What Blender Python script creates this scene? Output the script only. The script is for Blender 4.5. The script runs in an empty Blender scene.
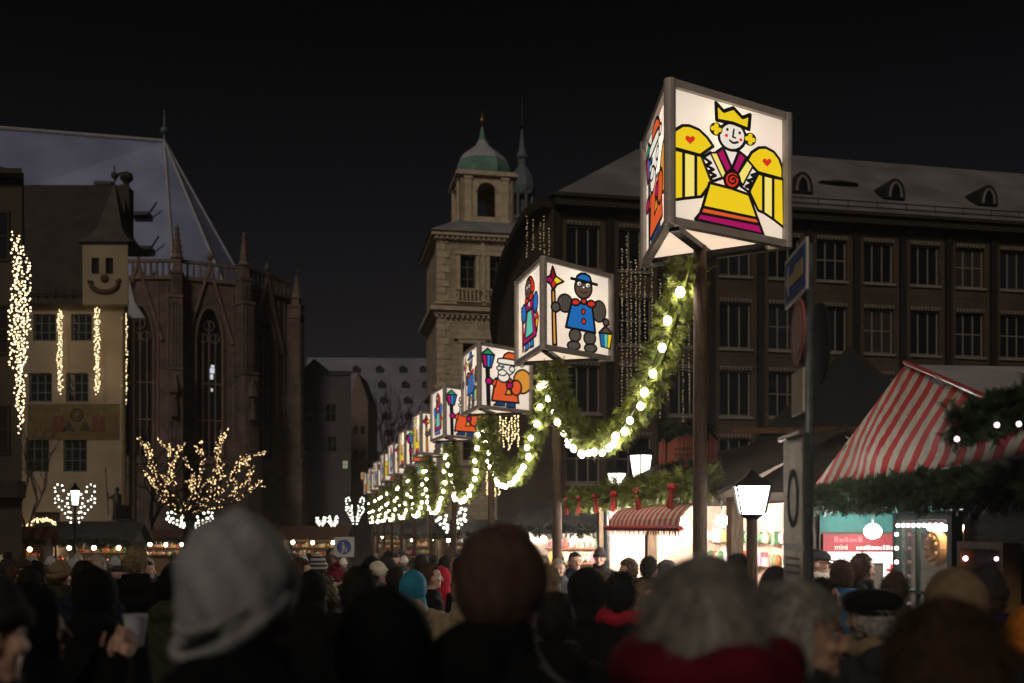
import bpy, bmesh, math, random
from mathutils import Vector, Matrix, noise as mnoise
R = math.radians
rnd = random.Random(7)
scene = bpy.context.scene
col = scene.collection
HOR, F, CZ = 528.0, 1000.0, 2.0


def W(px, py, Y):
    return Vector(((px - 512) / F * Y, Y, CZ + (HOR - py) / F * Y))


def gz(y):
    return -max(0.0, min(0.6, 0.025 * (y - 8)))


# ------------------------------------------------------------------ materials
MATS = {}


def pm(name, c1, c2=None, rough=.75, scale=6.0, bump=0.0, metal=0.0, detail=5, bscale=None, bdist=.02, spec=.3, stretch=None):
    """principled, base colour varied by object-space noise"""
    if name in MATS:
        return MATS[name]
    m = bpy.data.materials.new(name)
    m.use_nodes = True
    nt = m.node_tree
    b = nt.nodes['Principled BSDF']
    b.inputs['Roughness'].default_value = rough
    b.inputs['Metallic'].default_value = metal
    b.inputs['Specular IOR Level'].default_value = spec
    tc = nt.nodes.new('ShaderNodeTexCoord')
    mp = nt.nodes.new('ShaderNodeMapping')
    if stretch:
        mp.inputs['Scale'].default_value = stretch
    nt.links.new(tc.outputs['Object'], mp.inputs['Vector'])
    n = nt.nodes.new('ShaderNodeTexNoise')
    n.inputs['Scale'].default_value = scale
    n.inputs['Detail'].default_value = detail
    nt.links.new(mp.outputs['Vector'], n.inputs['Vector'])
    r = nt.nodes.new('ShaderNodeValToRGB')
    c2 = c2 or tuple(x * .55 for x in c1)
    r.color_ramp.elements[0].position = .33
    r.color_ramp.elements[1].position = .67
    r.color_ramp.elements[0].color = (*c2, 1)
    r.color_ramp.elements[1].color = (*c1, 1)
    nt.links.new(n.outputs['Fac'], r.inputs['Fac'])
    nt.links.new(r.outputs['Color'], b.inputs['Base Color'])
    if bump:
        n2 = nt.nodes.new('ShaderNodeTexNoise')
        n2.inputs['Scale'].default_value = bscale or scale * 4
        n2.inputs['Detail'].default_value = 6
        nt.links.new(mp.outputs['Vector'], n2.inputs['Vector'])
        bp = nt.nodes.new('ShaderNodeBump')
        bp.inputs['Strength'].default_value = bump
        bp.inputs['Distance'].default_value = bdist
        nt.links.new(n2.outputs['Fac'], bp.inputs['Height'])
        nt.links.new(bp.outputs['Normal'], b.inputs['Normal'])
    MATS[name] = m
    return m


def em(name, c, s, base=None):
    if name in MATS:
        return MATS[name]
    m = bpy.data.materials.new(name)
    m.use_nodes = True
    b = m.node_tree.nodes['Principled BSDF']
    b.inputs['Base Color'].default_value = (*(base or tuple(min(1, x * .5) for x in c)), 1)
    b.inputs['Roughness'].default_value = .45
    b.inputs['Emission Color'].default_value = (*c, 1)
    b.inputs['Emission Strength'].default_value = s
    MATS[name] = m
    return m


def masonry(name, c1, c2, mortar, bw, bh, rough=.85, bump=.5, soot=.5):
    """brick-texture ashlar with grime noise; vertical plane of any heading: uses x+y along, z up"""
    if name in MATS:
        return MATS[name]
    m = bpy.data.materials.new(name)
    m.use_nodes = True
    nt = m.node_tree
    L = nt.links.new
    b = nt.nodes['Principled BSDF']
    b.inputs['Roughness'].default_value = rough
    tc = nt.nodes.new('ShaderNodeTexCoord')
    sx = nt.nodes.new('ShaderNodeSeparateXYZ')
    L(tc.outputs['Object'], sx.inputs[0])
    ad = nt.nodes.new('ShaderNodeMath'); ad.operation = 'ADD'
    L(sx.outputs[0], ad.inputs[0]); L(sx.outputs[1], ad.inputs[1])
    cx = nt.nodes.new('ShaderNodeCombineXYZ')
    L(ad.outputs[0], cx.inputs[0]); L(sx.outputs[2], cx.inputs[1])
    br = nt.nodes.new('ShaderNodeTexBrick')
    br.inputs['Scale'].default_value = 1.0
    br.inputs['Brick Width'].default_value = bw
    br.inputs['Row Height'].default_value = bh
    br.inputs['Mortar Size'].default_value = .018
    br.inputs['Color1'].default_value = (*c1, 1)
    br.inputs['Color2'].default_value = (*c2, 1)
    br.inputs['Mortar'].default_value = (*mortar, 1)
    L(cx.outputs[0], br.inputs['Vector'])
    n = nt.nodes.new('ShaderNodeTexNoise')
    n.inputs['Scale'].default_value = .6
    n.inputs['Detail'].default_value = 8
    n.inputs['Roughness'].default_value = .65
    L(tc.outputs['Object'], n.inputs['Vector'])
    r = nt.nodes.new('ShaderNodeValToRGB')
    r.color_ramp.elements[0].position = .35
    r.color_ramp.elements[1].position = .65
    r.color_ramp.elements[0].color = (1 - soot, 1 - soot, 1 - soot, 1)
    r.color_ramp.elements[1].color = (1, 1, 1, 1)
    L(n.outputs['Fac'], r.inputs['Fac'])
    mx = nt.nodes.new('ShaderNodeMix'); mx.data_type = 'RGBA'; mx.blend_type = 'MULTIPLY'
    mx.inputs[0].default_value = 1
    L(br.outputs['Color'], mx.inputs[6]); L(r.outputs['Color'], mx.inputs[7])
    L(mx.outputs[2], b.inputs['Base Color'])
    bp = nt.nodes.new('ShaderNodeBump')
    bp.inputs['Strength'].default_value = bump
    bp.inputs['Distance'].default_value = .03
    L(br.outputs['Fac'], bp.inputs['Height']); bp.invert = True
    L(bp.outputs['Normal'], b.inputs['Normal'])
    MATS[name] = m
    return m


def stripes(name, c1, c2, dirv, period, rough=.8, dirt=.35):
    if name in MATS:
        return MATS[name]
    m = bpy.data.materials.new(name)
    m.use_nodes = True
    nt = m.node_tree
    L = nt.links.new
    b = nt.nodes['Principled BSDF']
    b.inputs['Roughness'].default_value = rough
    tc = nt.nodes.new('ShaderNodeTexCoord')
    d = nt.nodes.new('ShaderNodeVectorMath'); d.operation = 'DOT_PRODUCT'
    d.inputs[1].default_value = dirv
    L(tc.outputs['Object'], d.inputs[0])
    dv = nt.nodes.new('ShaderNodeMath'); dv.operation = 'DIVIDE'; dv.inputs[1].default_value = period
    L(d.outputs['Value'], dv.inputs[0])
    fr = nt.nodes.new('ShaderNodeMath'); fr.operation = 'FRACT'
    L(dv.outputs[0], fr.inputs[0])
    gt = nt.nodes.new('ShaderNodeMath'); gt.operation = 'GREATER_THAN'; gt.inputs[1].default_value = .5
    L(fr.outputs[0], gt.inputs[0])
    mx = nt.nodes.new('ShaderNodeMix'); mx.data_type = 'RGBA'
    mx.inputs[6].default_value = (*c1, 1); mx.inputs[7].default_value = (*c2, 1)
    L(gt.outputs[0], mx.inputs[0])
    n = nt.nodes.new('ShaderNodeTexNoise')
    n.inputs['Scale'].default_value = 5
    n.inputs['Detail'].default_value = 9
    n.inputs['Roughness'].default_value = .7
    L(tc.outputs['Object'], n.inputs['Vector'])
    r = nt.nodes.new('ShaderNodeValToRGB')
    r.color_ramp.elements[0].position = .36
    r.color_ramp.elements[1].position = .6
    k = 1 - dirt
    r.color_ramp.elements[0].color = (k, k, k * .95, 1)
    r.color_ramp.elements[1].color = (1, 1, 1, 1)
    L(n.outputs['Fac'], r.inputs['Fac'])
    m2 = nt.nodes.new('ShaderNodeMix'); m2.data_type = 'RGBA'; m2.blend_type = 'MULTIPLY'; m2.inputs[0].default_value = 1
    L(mx.outputs[2], m2.inputs[6]); L(r.outputs['Color'], m2.inputs[7])
    L(m2.outputs[2], b.inputs['Base Color'])
    bp = nt.nodes.new('ShaderNodeBump'); bp.inputs['Strength'].default_value = .4; bp.inputs['Distance'].default_value = .03
    n.inputs['Distortion'].default_value = .4
    L(n.outputs['Fac'], bp.inputs['Height']); L(bp.outputs['Normal'], b.inputs['Normal'])
    MATS[name] = m
    return m


def glass_dark(name='window_glass', c=(.012, .013, .016)):
    return pm(name, c, tuple(x * .6 for x in c), rough=.12, scale=.7, spec=.5)


# ------------------------------------------------------------------ mesh builder
class MB:
    def __init__(s, M=None):
        s.v = []; s.f = []; s.m = []; s.M = M

    def add(s, vs, fs, mi=0):
        o = len(s.v)
        if s.M is not None:
            vs = [s.M @ Vector(p) for p in vs]
        s.v += [tuple(p) for p in vs]
        s.f += [tuple(i + o for i in f) for f in fs]
        s.m += [mi] * len(fs)

    def box(s, x0, x1, y0, y1, z0, z1, mi=0):
        s.add([(x0, y0, z0), (x1, y0, z0), (x1, y1, z0), (x0, y1, z0), (x0, y0, z1), (x1, y0, z1), (x1, y1, z1), (x0, y1, z1)],
              [(0, 3, 2, 1), (4, 5, 6, 7), (0, 1, 5, 4), (1, 2, 6, 5), (2, 3, 7, 6), (3, 0, 4, 7)], mi)

    def quad(s, a, b, c, d, mi=0):
        s.add([a, b, c, d], [(0, 1, 2, 3)], mi)

    def poly(s, pts, mi=0):
        s.add(pts, [tuple(range(len(pts)))], mi)

    def prism(s, poly, y0, y1, mi=0):
        """polygon given in x,z; extruded from y0 to y1"""
        n = len(poly)
        vs = [(x, y0, z) for x, z in poly] + [(x, y1, z) for x, z in poly]
        fs = [tuple(range(n)), tuple(range(2 * n - 1, n - 1, -1))]
        fs += [(i, i + n, (i + 1) % n + n, (i + 1) % n) for i in range(n)]
        s.add(vs, fs, mi)

    def slab(s, poly, z0, z1, mi=0):
        n = len(poly)
        vs = [(x, y, z0) for x, y in poly] + [(x, y, z1) for x, y in poly]
        fs = [tuple(range(n - 1, -1, -1)), tuple(range(n, 2 * n))]
        fs += [(i, (i + 1) % n, (i + 1) % n + n, i + n) for i in range(n)]
        s.add(vs, fs, mi)

    def sheet(s, pts, t, mi=0):
        """thick planar polygon: pts 3D, thickness t along minus normal"""
        P = [Vector(p) for p in pts]
        nrm = (P[1] - P[0]).cross(P[2] - P[0]).normalized()
        n = len(P)
        vs = P + [p - nrm * t for p in P]
        fs = [tuple(range(n)), tuple(range(2 * n - 1, n - 1, -1))]
        fs += [(i, i + n, (i + 1) % n + n, (i + 1) % n) for i in range(n)]
        s.add(vs, fs, mi)

    def tube(s, pts, r, n=8, mi=0, caps=True, sq=(1, 1)):
        P = [Vector(p) for p in pts]
        rs = r if isinstance(r, (list, tuple)) else [r] * len(P)
        vs = []; fs = []
        ref = None
        for i, p in enumerate(P):
            d = (P[min(i + 1, len(P) - 1)] - P[max(i - 1, 0)])
            d = d.normalized() if d.length > 1e-9 else Vector((0, 0, 1))
            if ref is None:
                ref = Vector((1, 0, 0)) if abs(d.x) < .9 else Vector((0, 1, 0))
            a = (ref - d * ref.dot(d)).normalized()
            ref = a
            b = d.cross(a)
            for k in range(n):
                t = 2 * math.pi * k / n
                vs.append(p + (a * math.cos(t) * sq[0] + b * math.sin(t) * sq[1]) * rs[i])
        for i in range(len(P) - 1):
            for k in range(n):
                k2 = (k + 1) % n
                fs.append((i * n + k, i * n + k2, (i + 1) * n + k2, (i + 1) * n + k))
        if caps:
            fs.append(tuple(range(n - 1, -1, -1)))
            fs.append(tuple((len(P) - 1) * n + k for k in range(n)))
        s.add(vs, fs, mi)

    def lathe(s, prof, c=(0, 0, 0), n=16, mi=0, rot=0.0):
        vs = []; fs = []
        for r, z in prof:
            for k in range(n):
                t = 2 * math.pi * k / n + rot
                vs.append((c[0] + r * math.cos(t), c[1] + r * math.sin(t), c[2] + z))
        for i in range(len(prof) - 1):
            for k in range(n):
                k2 = (k + 1) % n
                fs.append((i * n + k, i * n + k2, (i + 1) * n + k2, (i + 1) * n + k))
        fs.append(tuple(range(n - 1, -1, -1)))
        fs.append(tuple((len(prof) - 1) * n + k for k in range(n)))
        s.add(vs, fs, mi)

    def ball(s, c, r, nu=10, nv=7, fn=None, mi=0):
        rx, ry, rz = (r, r, r) if not isinstance(r, (tuple, list)) else r
        vs = []; fs = []
        for j in range(nv + 1):
            ph = math.pi * j / nv
            for i in range(nu):
                th = 2 * math.pi * i / nu
                d = Vector((math.sin(ph) * math.cos(th), math.sin(ph) * math.sin(th), math.cos(ph)))
                k = fn(d) if fn else 1.0
                if isinstance(k, Vector):
                    q = k
                else:
                    q = d * k
                vs.append((c[0] + q.x * rx, c[1] + q.y * ry, c[2] + q.z * rz))
        for j in range(nv):
            for i in range(nu):
                i2 = (i + 1) % nu
                fs.append((j * nu + i, (j + 1) * nu + i, (j + 1) * nu + i2, j * nu + i2))
        s.add(vs, fs, mi)

    def octa(s, c, r, mi=0):
        x, y, z = c
        s.add([(x + r, y, z), (x - r, y, z), (x, y + r, z), (x, y - r, z), (x, y, z + r), (x, y, z - r)],
              [(0, 2, 4), (2, 1, 4), (1, 3, 4), (3, 0, 4), (2, 0, 5), (1, 2, 5), (3, 1, 5), (0, 3, 5)], mi)

    def mesh(s, name, mats, smooth=False):
        me = bpy.data.meshes.new(name)
        me.from_pydata(s.v, [], s.f)
        for m in (mats if isinstance(mats, (list, tuple)) else [mats]):
            me.materials.append(m)
        me.polygons.foreach_set('material_index', s.m)
        if smooth:
            me.polygons.foreach_set('use_smooth', [True] * len(s.f))
        me.update()
        return me

    def build(s, name, mats, parent=None, smooth=False, loc=None, rz=0.0):
        return link(name, s.mesh(name, mats, smooth), parent, loc, rz)


def link(name, me, parent=None, loc=None, rz=0.0, M=None):
    o = bpy.data.objects.new(name, me)
    col.objects.link(o)
    if parent is not None:
        o.parent = parent
    if M is not None:
        o.matrix_local = M
    else:
        if loc is not None:
            o.location = loc
        if rz:
            o.rotation_euler = (0, 0, rz)
    return o


def tag(o, label=None, cat=None, group=None, kind=None):
    if label: o['label'] = label
    if cat: o['category'] = cat
    if group: o['group'] = group
    if kind: o['kind'] = kind
    return o


def thing(name, label, cat, loc=(0, 0, 0), rz=0.0, group=None):
    o = bpy.data.objects.new(name, None)
    o.empty_display_size = .2
    col.objects.link(o)
    o.location = loc
    o.rotation_euler = (0, 0, rz)
    return tag(o, label, cat, group, 'thing')


def smooth_pts(pts, n=5, closed=True):
    out = []
    N = len(pts)
    rng = range(N) if closed else range(N - 1)
    for i in rng:
        if closed:
            p0, p1, p2, p3 = pts[i - 1], pts[i], pts[(i + 1) % N], pts[(i + 2) % N]
        else:
            p0, p1, p2, p3 = pts[max(i - 1, 0)], pts[i], pts[i + 1], pts[min(i + 2, N - 1)]
        for k in range(n):
            t = k / n
            out.append(tuple(.5 * ((2 * p1[a]) + (-p0[a] + p2[a]) * t + (2 * p0[a] - 5 * p1[a] + 4 * p2[a] - p3[a]) * t * t
                                   + (-p0[a] + 3 * p1[a] - 3 * p2[a] + p3[a]) * t ** 3) for a in range(len(p1))))
    if not closed:
        out.append(tuple(pts[-1]))
    return out


# walls and windows -------------------------------------------------------------
def wall_grid(mb, x0, x1, z0, z1, ops, depth=.3, mi=0, mi2=None):
    """front sheet at y=0 with real rectangular openings and reveals going back"""
    xs = sorted({x0, x1, *[o[0] for o in ops], *[o[1] for o in ops]})
    zs = sorted({z0, z1, *[o[2] for o in ops], *[o[3] for o in ops]})
    for i in range(len(xs) - 1):
        for j in range(len(zs) - 1):
            cx, cz = (xs[i] + xs[i + 1]) / 2, (zs[j] + zs[j + 1]) / 2
            if any(o[0] < cx < o[1] and o[2] < cz < o[3] for o in ops):
                continue
            mb.quad((xs[i], 0, zs[j]), (xs[i + 1], 0, zs[j]), (xs[i + 1], 0, zs[j + 1]), (xs[i], 0, zs[j + 1]), mi)
    k = mi if mi2 is None else mi2
    for a, b, c, d in ops:
        mb.quad((a, 0, c), (a, depth, c), (a, depth, d), (a, 0, d), k)
        mb.quad((b, 0, c), (b, 0, d), (b, depth, d), (b, depth, c), k)
        mb.quad((a, 0, c), (b, 0, c), (b, depth, c), (a, depth, c), k)
        mb.quad((a, 0, d), (a, depth, d), (b, depth, d), (b, 0, d), k)


WC = {}


def window(parent, x0, x1, z0, z1, y, fmat, gmat, nx=2, nz=2, fw=.07, bw=.035, M=None, label=None):
    """window frame part with bars, pane as sub-part; y = frame front plane"""
    w, h = x1 - x0, z1 - z0
    key = (round(w, 3), round(h, 3), nx, tuple(nz) if isinstance(nz, (list, tuple)) else nz, fmat.name, gmat.name, fw, bw)
    if key not in WC:
        f = MB()
        f.box(0, fw, 0, .08, 0, h); f.box(w - fw, w, 0, .08, 0, h)
        f.box(fw, w - fw, 0, .08, 0, fw); f.box(fw, w - fw, 0, .08, h - fw, h)
        for i in range(1, nx):
            x = w * i / nx
            f.box(x - bw, x + bw, .01, .07, fw, h - fw)
        zz = nz if isinstance(nz, (list, tuple)) else [i / nz for i in range(1, nz)]
        for t in zz:
            f.box(fw, w - fw, .018, .062, h * t - bw * .8, h * t + bw * .8)
        g = MB()
        g.box(fw * .6, w - fw * .6, .042, .048, fw * .6, h - fw * .6)
        WC[key] = (f.mesh('window', fmat), g.mesh('pane', gmat))
    T = (M or Matrix()) @ Matrix.Translation((x0, y, z0))
    o = link('window', WC[key][0], parent, M=T)
    link('pane', WC[key][1], o)
    return o


# ================================================================== CAMERA, WORLD, SUN
cam = bpy.data.cameras.new('camera')
cam.lens = 36 * F / 1024
cam.sensor_width = 36
cam.shift_y = (HOR - 341.5) / 1024
cam.clip_end = 2000
cam.clip_start = .05
cam.dof.use_dof = True
cam.dof.focus_distance = 12.0
cam.dof.aperture_fstop = 1.5
co = bpy.data.objects.new('camera', cam)
co.location = (0, 0, CZ)
co.rotation_euler = (R(90), 0, 0)
col.objects.link(co)
scene.camera = co

SUN_EL, SUN_AZ = R(32), R(197)       # night glow from behind the camera, slightly from the left
wd = bpy.data.worlds.new('World')
scene.world = wd
wd.use_nodes = True
nt = wd.node_tree
bg = nt.nodes['Background']
sk = nt.nodes.new('ShaderNodeTexSky')
sk.sky_type = 'NISHITA'
sk.sun_disc = False
sk.sun_elevation = SUN_EL
sk.sun_rotation = SUN_AZ
mxs = nt.nodes.new('ShaderNodeMix'); mxs.data_type = 'RGBA'; mxs.blend_type = 'MULTIPLY'; mxs.inputs[0].default_value = 1
mxs.inputs[7].default_value = (1, .64, .56, 1)          # sodium-lit city haze tints the night sky
nt.links.new(sk.outputs[0], mxs.inputs[6])
# light pollution: the glow strengthens towards the horizon
wtc = nt.nodes.new('ShaderNodeTexCoord'); wsp = nt.nodes.new('ShaderNodeSeparateXYZ'); wmr = nt.nodes.new('ShaderNodeMapRange')
nt.links.new(wtc.outputs['Generated'], wsp.inputs[0]); nt.links.new(wsp.outputs[2], wmr.inputs[0])
wmr.inputs[1].default_value = 0.08; wmr.inputs[2].default_value = .46; wmr.inputs[3].default_value = 2.3; wmr.inputs[4].default_value = .42
wvm = nt.nodes.new('ShaderNodeVectorMath'); wvm.operation = 'SCALE'
nt.links.new(mxs.outputs[2], wvm.inputs[0]); nt.links.new(wmr.outputs[0], wvm.inputs['Scale'])
nt.links.new(wvm.outputs[0], bg.inputs['Color'])
bg.inputs['Strength'].default_value = .0017
sl = bpy.data.lights.new('sun', 'SUN')
sl.energy = .8
sl.angle = R(14)
sl.color = (1, .87, .70)
so = bpy.data.objects.new('sun', sl)
d = Vector((math.sin(SUN_AZ) * math.cos(SUN_EL), math.cos(SUN_AZ) * math.cos(SUN_EL), math.sin(SUN_EL)))
so.rotation_euler = d.to_track_quat('Z', 'Y').to_euler()
so.location = d * 50
col.objects.link(so)

vs = scene.view_settings
vs.view_transform = 'Standard'
vs.look = 'None'
vs.exposure = 0
vs.gamma = 1
vs.use_curve_mapping = False
cy = scene.cycles
cy.use_denoising = True
cy.use_light_tree = True
cy.max_bounces = 5
cy.diffuse_bounces = 2
cy.glossy_bounces = 2
cy.transmission_bounces = 3
cy.sample_clamp_indirect = 3.0
cy.caustics_reflective = False
cy.caustics_refractive = False

# common materials
M_ground = pm('wet_cobbles', (.045, .042, .04), (.02, .019, .018), rough=.45, scale=9, bump=.8, bscale=12, bdist=.03)
M_metal = pm('dark_metal', (.03, .03, .032), rough=.45, scale=20, metal=.6)
M_steel = pm('grey_steel', (.16, .17, .18), (.09, .095, .1), rough=.5, scale=9, metal=.4)
M_wood = pm('weathered_wood', (.17, .115, .07), (.075, .048, .03), rough=.8, scale=9, bump=.4, stretch=(6, 6, .7))
M_darkwood = pm('dark_wood', (.03, .022, .016), (.012, .009, .007), rough=.75, scale=7, bump=.3, stretch=(5, 5, .7))
M_fir = pm('fir_needles', (.21, .24, .045), (.085, .12, .03), rough=.6, scale=7)
M_firdark = pm('fir_needles_dark', (.03, .06, .022), (.014, .03, .012), rough=.6, scale=7)
M_red = pm('red_ribbon', (.45, .012, .02), (.25, .006, .01), rough=.5, scale=14)
M_cable = pm('cable', (.02, .025, .02), rough=.6)
M_snow = pm('snow', (.42, .42, .46), (.3, .3, .34), rough=.7, scale=1.5, bump=.3, bscale=4, bdist=.05)
M_bulb = em('bulb_warm', (1, .84, .66), 48)
M_bulb2 = em('bulb_small', (1, .74, .36), 5)
M_bulb3 = em('bulb_cold', (.97, .96, .82), 4.5)
M_pinkbulb = em('bulb_pink', (1, .62, .72), 8)
M_lamp = em('lamp_glow', (1, .93, .86), 420)
M_lampglass = em('lamp_glass', (1, .93, .84), 5)

# ================================================================== GROUND
g = MB()
ys = [-60, 0, 8, 12, 16, 20, 24, 28, 32, 40, 60, 100, 160, 260, 500]
for a, b in zip(ys, ys[1:]):
    g.quad((-400, a, gz(a)), (400, a, gz(a)), (400, b, gz(b)), (-400, b, gz(b)))
tag(g.build('market_ground', M_ground), kind='structure')


# ================================================================== BACKLIT PANEL ART
ART = {}
PALETTE = {
    'w': (.80, .72, .62), 'k': (.006, .005, .005), 'y': (.80, .56, .012), 'ly': (.86, .70, .16), 'r': (.62, .03, .012), 'm': (.36, .006, .10),
    'b': (.012, .13, .40), 'br': (.095, .055, .035), 'gb': (.075, .062, .048), 'o': (.62, .26, .035), 'or': (.66, .09, .02), 't': (.10, .50, .38),
    'g': (.012, .25, .11), 'cy': (.03, .24, .55), 'dr': (.22, .006, .012), 'n': (.006, .04, .13), 'pk': (.75, .03, .06)}
PK = list(PALETTE)
ART_MATS = None


class Art:
    """flat figure of cut films on a lit panel; coordinates 0..1, layers step outward (-y)"""
    def __init__(s, tr):
        s.mb = MB(); s.tr = tr; s.layer = 0

    def put(s, pts, c):
        s.layer += 1
        y = -.0009 * s.layer
        s.mb.poly([(p[0] - .5, y, p[1] - .5) for p in pts], PK.index(c))

    def fill(s, pts, c, stroke=.013, smooth=0, closed=True):
        P = [s.tr(*p) for p in pts]
        if smooth:
            P = smooth_pts(P, smooth, closed)
        if c:
            s.put(P, c)
        if stroke:
            s.line(P, stroke, closed)

    def line(s, P, w, closed=False, c='k'):
        s.layer += 1
        w *= 1.85
        y = -.0009 * s.layer
        k = PK.index(c)
        n = len(P)
        for i in range(n if closed else n - 1):
            a, b = Vector(P[i]), Vector(P[(i + 1) % n])
            d = b - a
            if d.length < 1e-6:
                continue
            q = Vector((-d.y, d.x)).normalized() * w / 2
            s.mb.poly([(p.x - .5, y, p.y - .5) for p in (a - q, b - q, b + q, a + q)], k)
        for i, p in enumerate(P):
            yy = y - .0002
            s.mb.poly([(p[0] + w / 2 * math.cos(t * math.pi / 4) - .5, yy, p[1] + w / 2 * math.sin(t * math.pi / 4) - .5) for t in range(8)], k)

    def stroke(s, pts, w=.013, c='k', smooth=0):
        P = [s.tr(*p) for p in pts]
        if smooth:
            P = smooth_pts(P, smooth, False)
        s.line(P, w, False, c)

    def ell(s, cx, cy, rx, ry, c, stroke=.013, n=20):
        s.fill([(cx + rx * math.cos(2 * math.pi * i / n), cy - ry * math.sin(2 * math.pi * i / n)) for i in range(n)], c, stroke)


def heart(a, cx, cy, r):
    pts = []
    for i in range(24):
        t = 2 * math.pi * i / 24
        pts.append((cx + r * 16 * math.sin(t) ** 3 / 16, cy - r * (13 * math.cos(t) - 5 * math.cos(2 * t) - 2 * math.cos(3 * t) - math.cos(4 * t)) / 15))
    a.fill(pts, 'r', 0)


# -- angel with crown: pixel frame of a zoomed view, perspective removed
a = Art(lambda x, y: ((x - 143) / 397, 1 - (y - (65 + 85 * (x - 143) / 397)) / (450 - 15 * (x - 143) / 397)))
for P in ([(150, 272), (150, 235), (160, 210), (183, 192), (205, 190), (238, 202), (264, 227), (284, 257), (242, 292)],
          [(400, 297), (415, 270), (440, 251), (465, 248), (495, 262), (515, 287), (527, 322), (527, 360), (437, 340)]):
    a.fill(P, 'y')
for P, c in (([(150, 277), (186, 284), (186, 450), (150, 458)], 'y'), ([(186, 284), (225, 292), (225, 443), (186, 450)], 'ly'),
             ([(225, 292), (243, 295), (276, 385), (268, 402), (243, 440), (225, 443)], 'y'),
             ([(437, 345), (455, 350), (455, 487), (437, 480), (405, 412)], 'y'), ([(455, 350), (490, 357), (490, 510), (455, 487)], 'ly'),
             ([(490, 357), (527, 362), (530, 540), (490, 510)], 'y')):
    a.fill(P, c)
heart(a, 205, 241, 16); heart(a, 467, 303, 16)
a.fill([(268, 390), (340, 405), (403, 425), (433, 510), (245, 477)], 'y')
a.fill([(245, 477), (433, 510), (440, 532), (237, 500)], 'or')
a.fill([(237, 500), (440, 532), (453, 568), (220, 523)], 'm')
a.fill([(312, 262), (368, 272), (343, 345)], 'w')
a.fill([(288, 282), (312, 262), (342, 335), (325, 355)], 'm')
a.fill([(392, 292), (366, 272), (342, 335), (362, 355)], 'm')
a.fill([(245, 302), (270, 283), (318, 368), (274, 386), (270, 372), (286, 364), (262, 352), (279, 343), (254, 330), (270, 320)], 'w')
a.fill([(268, 285), (290, 283), (324, 362), (308, 372)], 'ly', .008)
a.fill([(434, 346), (410, 325), (370, 398), (400, 418), (405, 403), (388, 398), (412, 385), (395, 376), (424, 365), (408, 356)], 'w')
a.fill([(392, 302), (412, 324), (378, 394), (357, 362)], 'ly', .008)
a.ell(340, 377, 26, 31, 'r')
a.stroke([(340, 377), (346, 370), (352, 380), (342, 391), (329, 383), (330, 367), (344, 359), (357, 368)], .008, 'k', 4)
a.ell(340, 222, 46, 50, 'w')
for cx, cy in ((285, 200), (400, 228)):
    a.ell(cx, cy, 22, 24, 'k', 0)
    for dx, dy in ((11, 2), (-11, -2), (0, 12), (0, -12)):
        a.ell(cx + dx, cy + dy, 8, 8.5, 'y', 0, 12)
    a.ell(cx, cy, 8, 9, 'y', 0, 10)
a.fill([(284, 170), (282, 108), (308, 136), (341, 121), (372, 153), (399, 140), (394, 194), (340, 176)], 'y', .016)
a.ell(320, 200, 4.5, 6, 'k', 0, 10); a.ell(362, 209, 4.5, 6, 'k', 0, 10)
a.stroke([(342, 198), (338, 226), (347, 228)], .008)
a.stroke([(328, 239), (340, 247), (355, 243)], .01, 'k', 4)
a.ell(316, 222, 6, 6, 'pk', 0, 12); a.ell(365, 234, 6, 6, 'pk', 0, 12)
ART['angel'] = a
# -- lantern bearer in a blue coat
a = Art(lambda x, y: ((x - 239) / 371, 1 - (y - (75 + 75 * (x - 239) / 371)) / (495 - 20 * (x - 239) / 371)))
a.fill([(283, 240), (299, 240), (309, 572), (289, 570)], 'o', .014)
a.fill([(288, 97), (305, 155), (345, 183), (308, 205), (290, 242), (277, 205), (241, 178), (275, 155)], 'r', .016)
a.fill([(288, 102), (303, 157), (291, 178), (277, 157)], 'dr', .007)
a.fill([(246, 178), (276, 158), (291, 178), (278, 202)], 'm', .007)
a.fill([(340, 183), (304, 157), (291, 178), (306, 203)], 'y', .007)
a.ell(352, 315, 40, 55, 'gb'); a.ell(541, 352, 38, 66, 'gb')
for k in (-14, 0, 14):
    a.stroke([(352 + k, 275), (350 + k, 355)], .004); a.stroke([(541 + k, 300), (545 + k, 400)], .004)
a.ell(404, 508, 32, 40, 'gb'); a.ell(485, 522, 33, 42, 'gb'); a.ell(396, 572, 35, 27, 'gb'); a.ell(489, 584, 35, 27, 'gb')
a.fill([(384, 300), (497, 318), (515, 488), (352, 462)], 'b', .018)
a.ell(447, 361, 10, 17, 'r', .009); a.ell(449, 421, 11, 18, 'r', .009)
a.ell(404, 306, 22, 20, 'r', .014); a.ell(490, 311, 24, 21, 'r', .014); a.ell(448, 298, 15, 18, 'r', .014)
a.ell(445, 216, 48, 66, 'br', .014)
a.fill([(402, 178), (410, 146), (430, 129), (455, 128), (480, 142), (493, 188)], 'b', .016)
a.fill([(404, 166), (490, 178), (494, 192), (402, 178)], 'w', .006)
a.stroke([(378, 163), (520, 190)], .022)
for cx, cy in ((420, 192), (467, 199)):
    a.ell(cx, cy, 14, 16, 'w', .008, 14); a.ell(cx + 3, cy + 2, 5, 6, 'k', 0, 10)
a.ell(443, 213, 8, 9, 'w', .006, 12)
a.stroke([(425, 235), (443, 248), (463, 240)], .008, 'k', 4)
a.ell(292, 346, 23, 30, 'gb'); a.ell(569, 421, 17, 22, 'gb')
a.fill([(531, 485), (605, 492), (590, 582), (541, 570)], 'k', .014)
a.fill([(535, 490), (555, 491), (558, 572), (544, 568)], 'b', 0); a.fill([(559, 492), (577, 493), (574, 576), (562, 574)], 't', 0)
a.fill([(582, 494), (601, 495), (588, 578), (578, 577)], 'y', 0)
a.fill([(527, 487), (566, 442), (608, 492)], 'br', .014)
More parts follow.
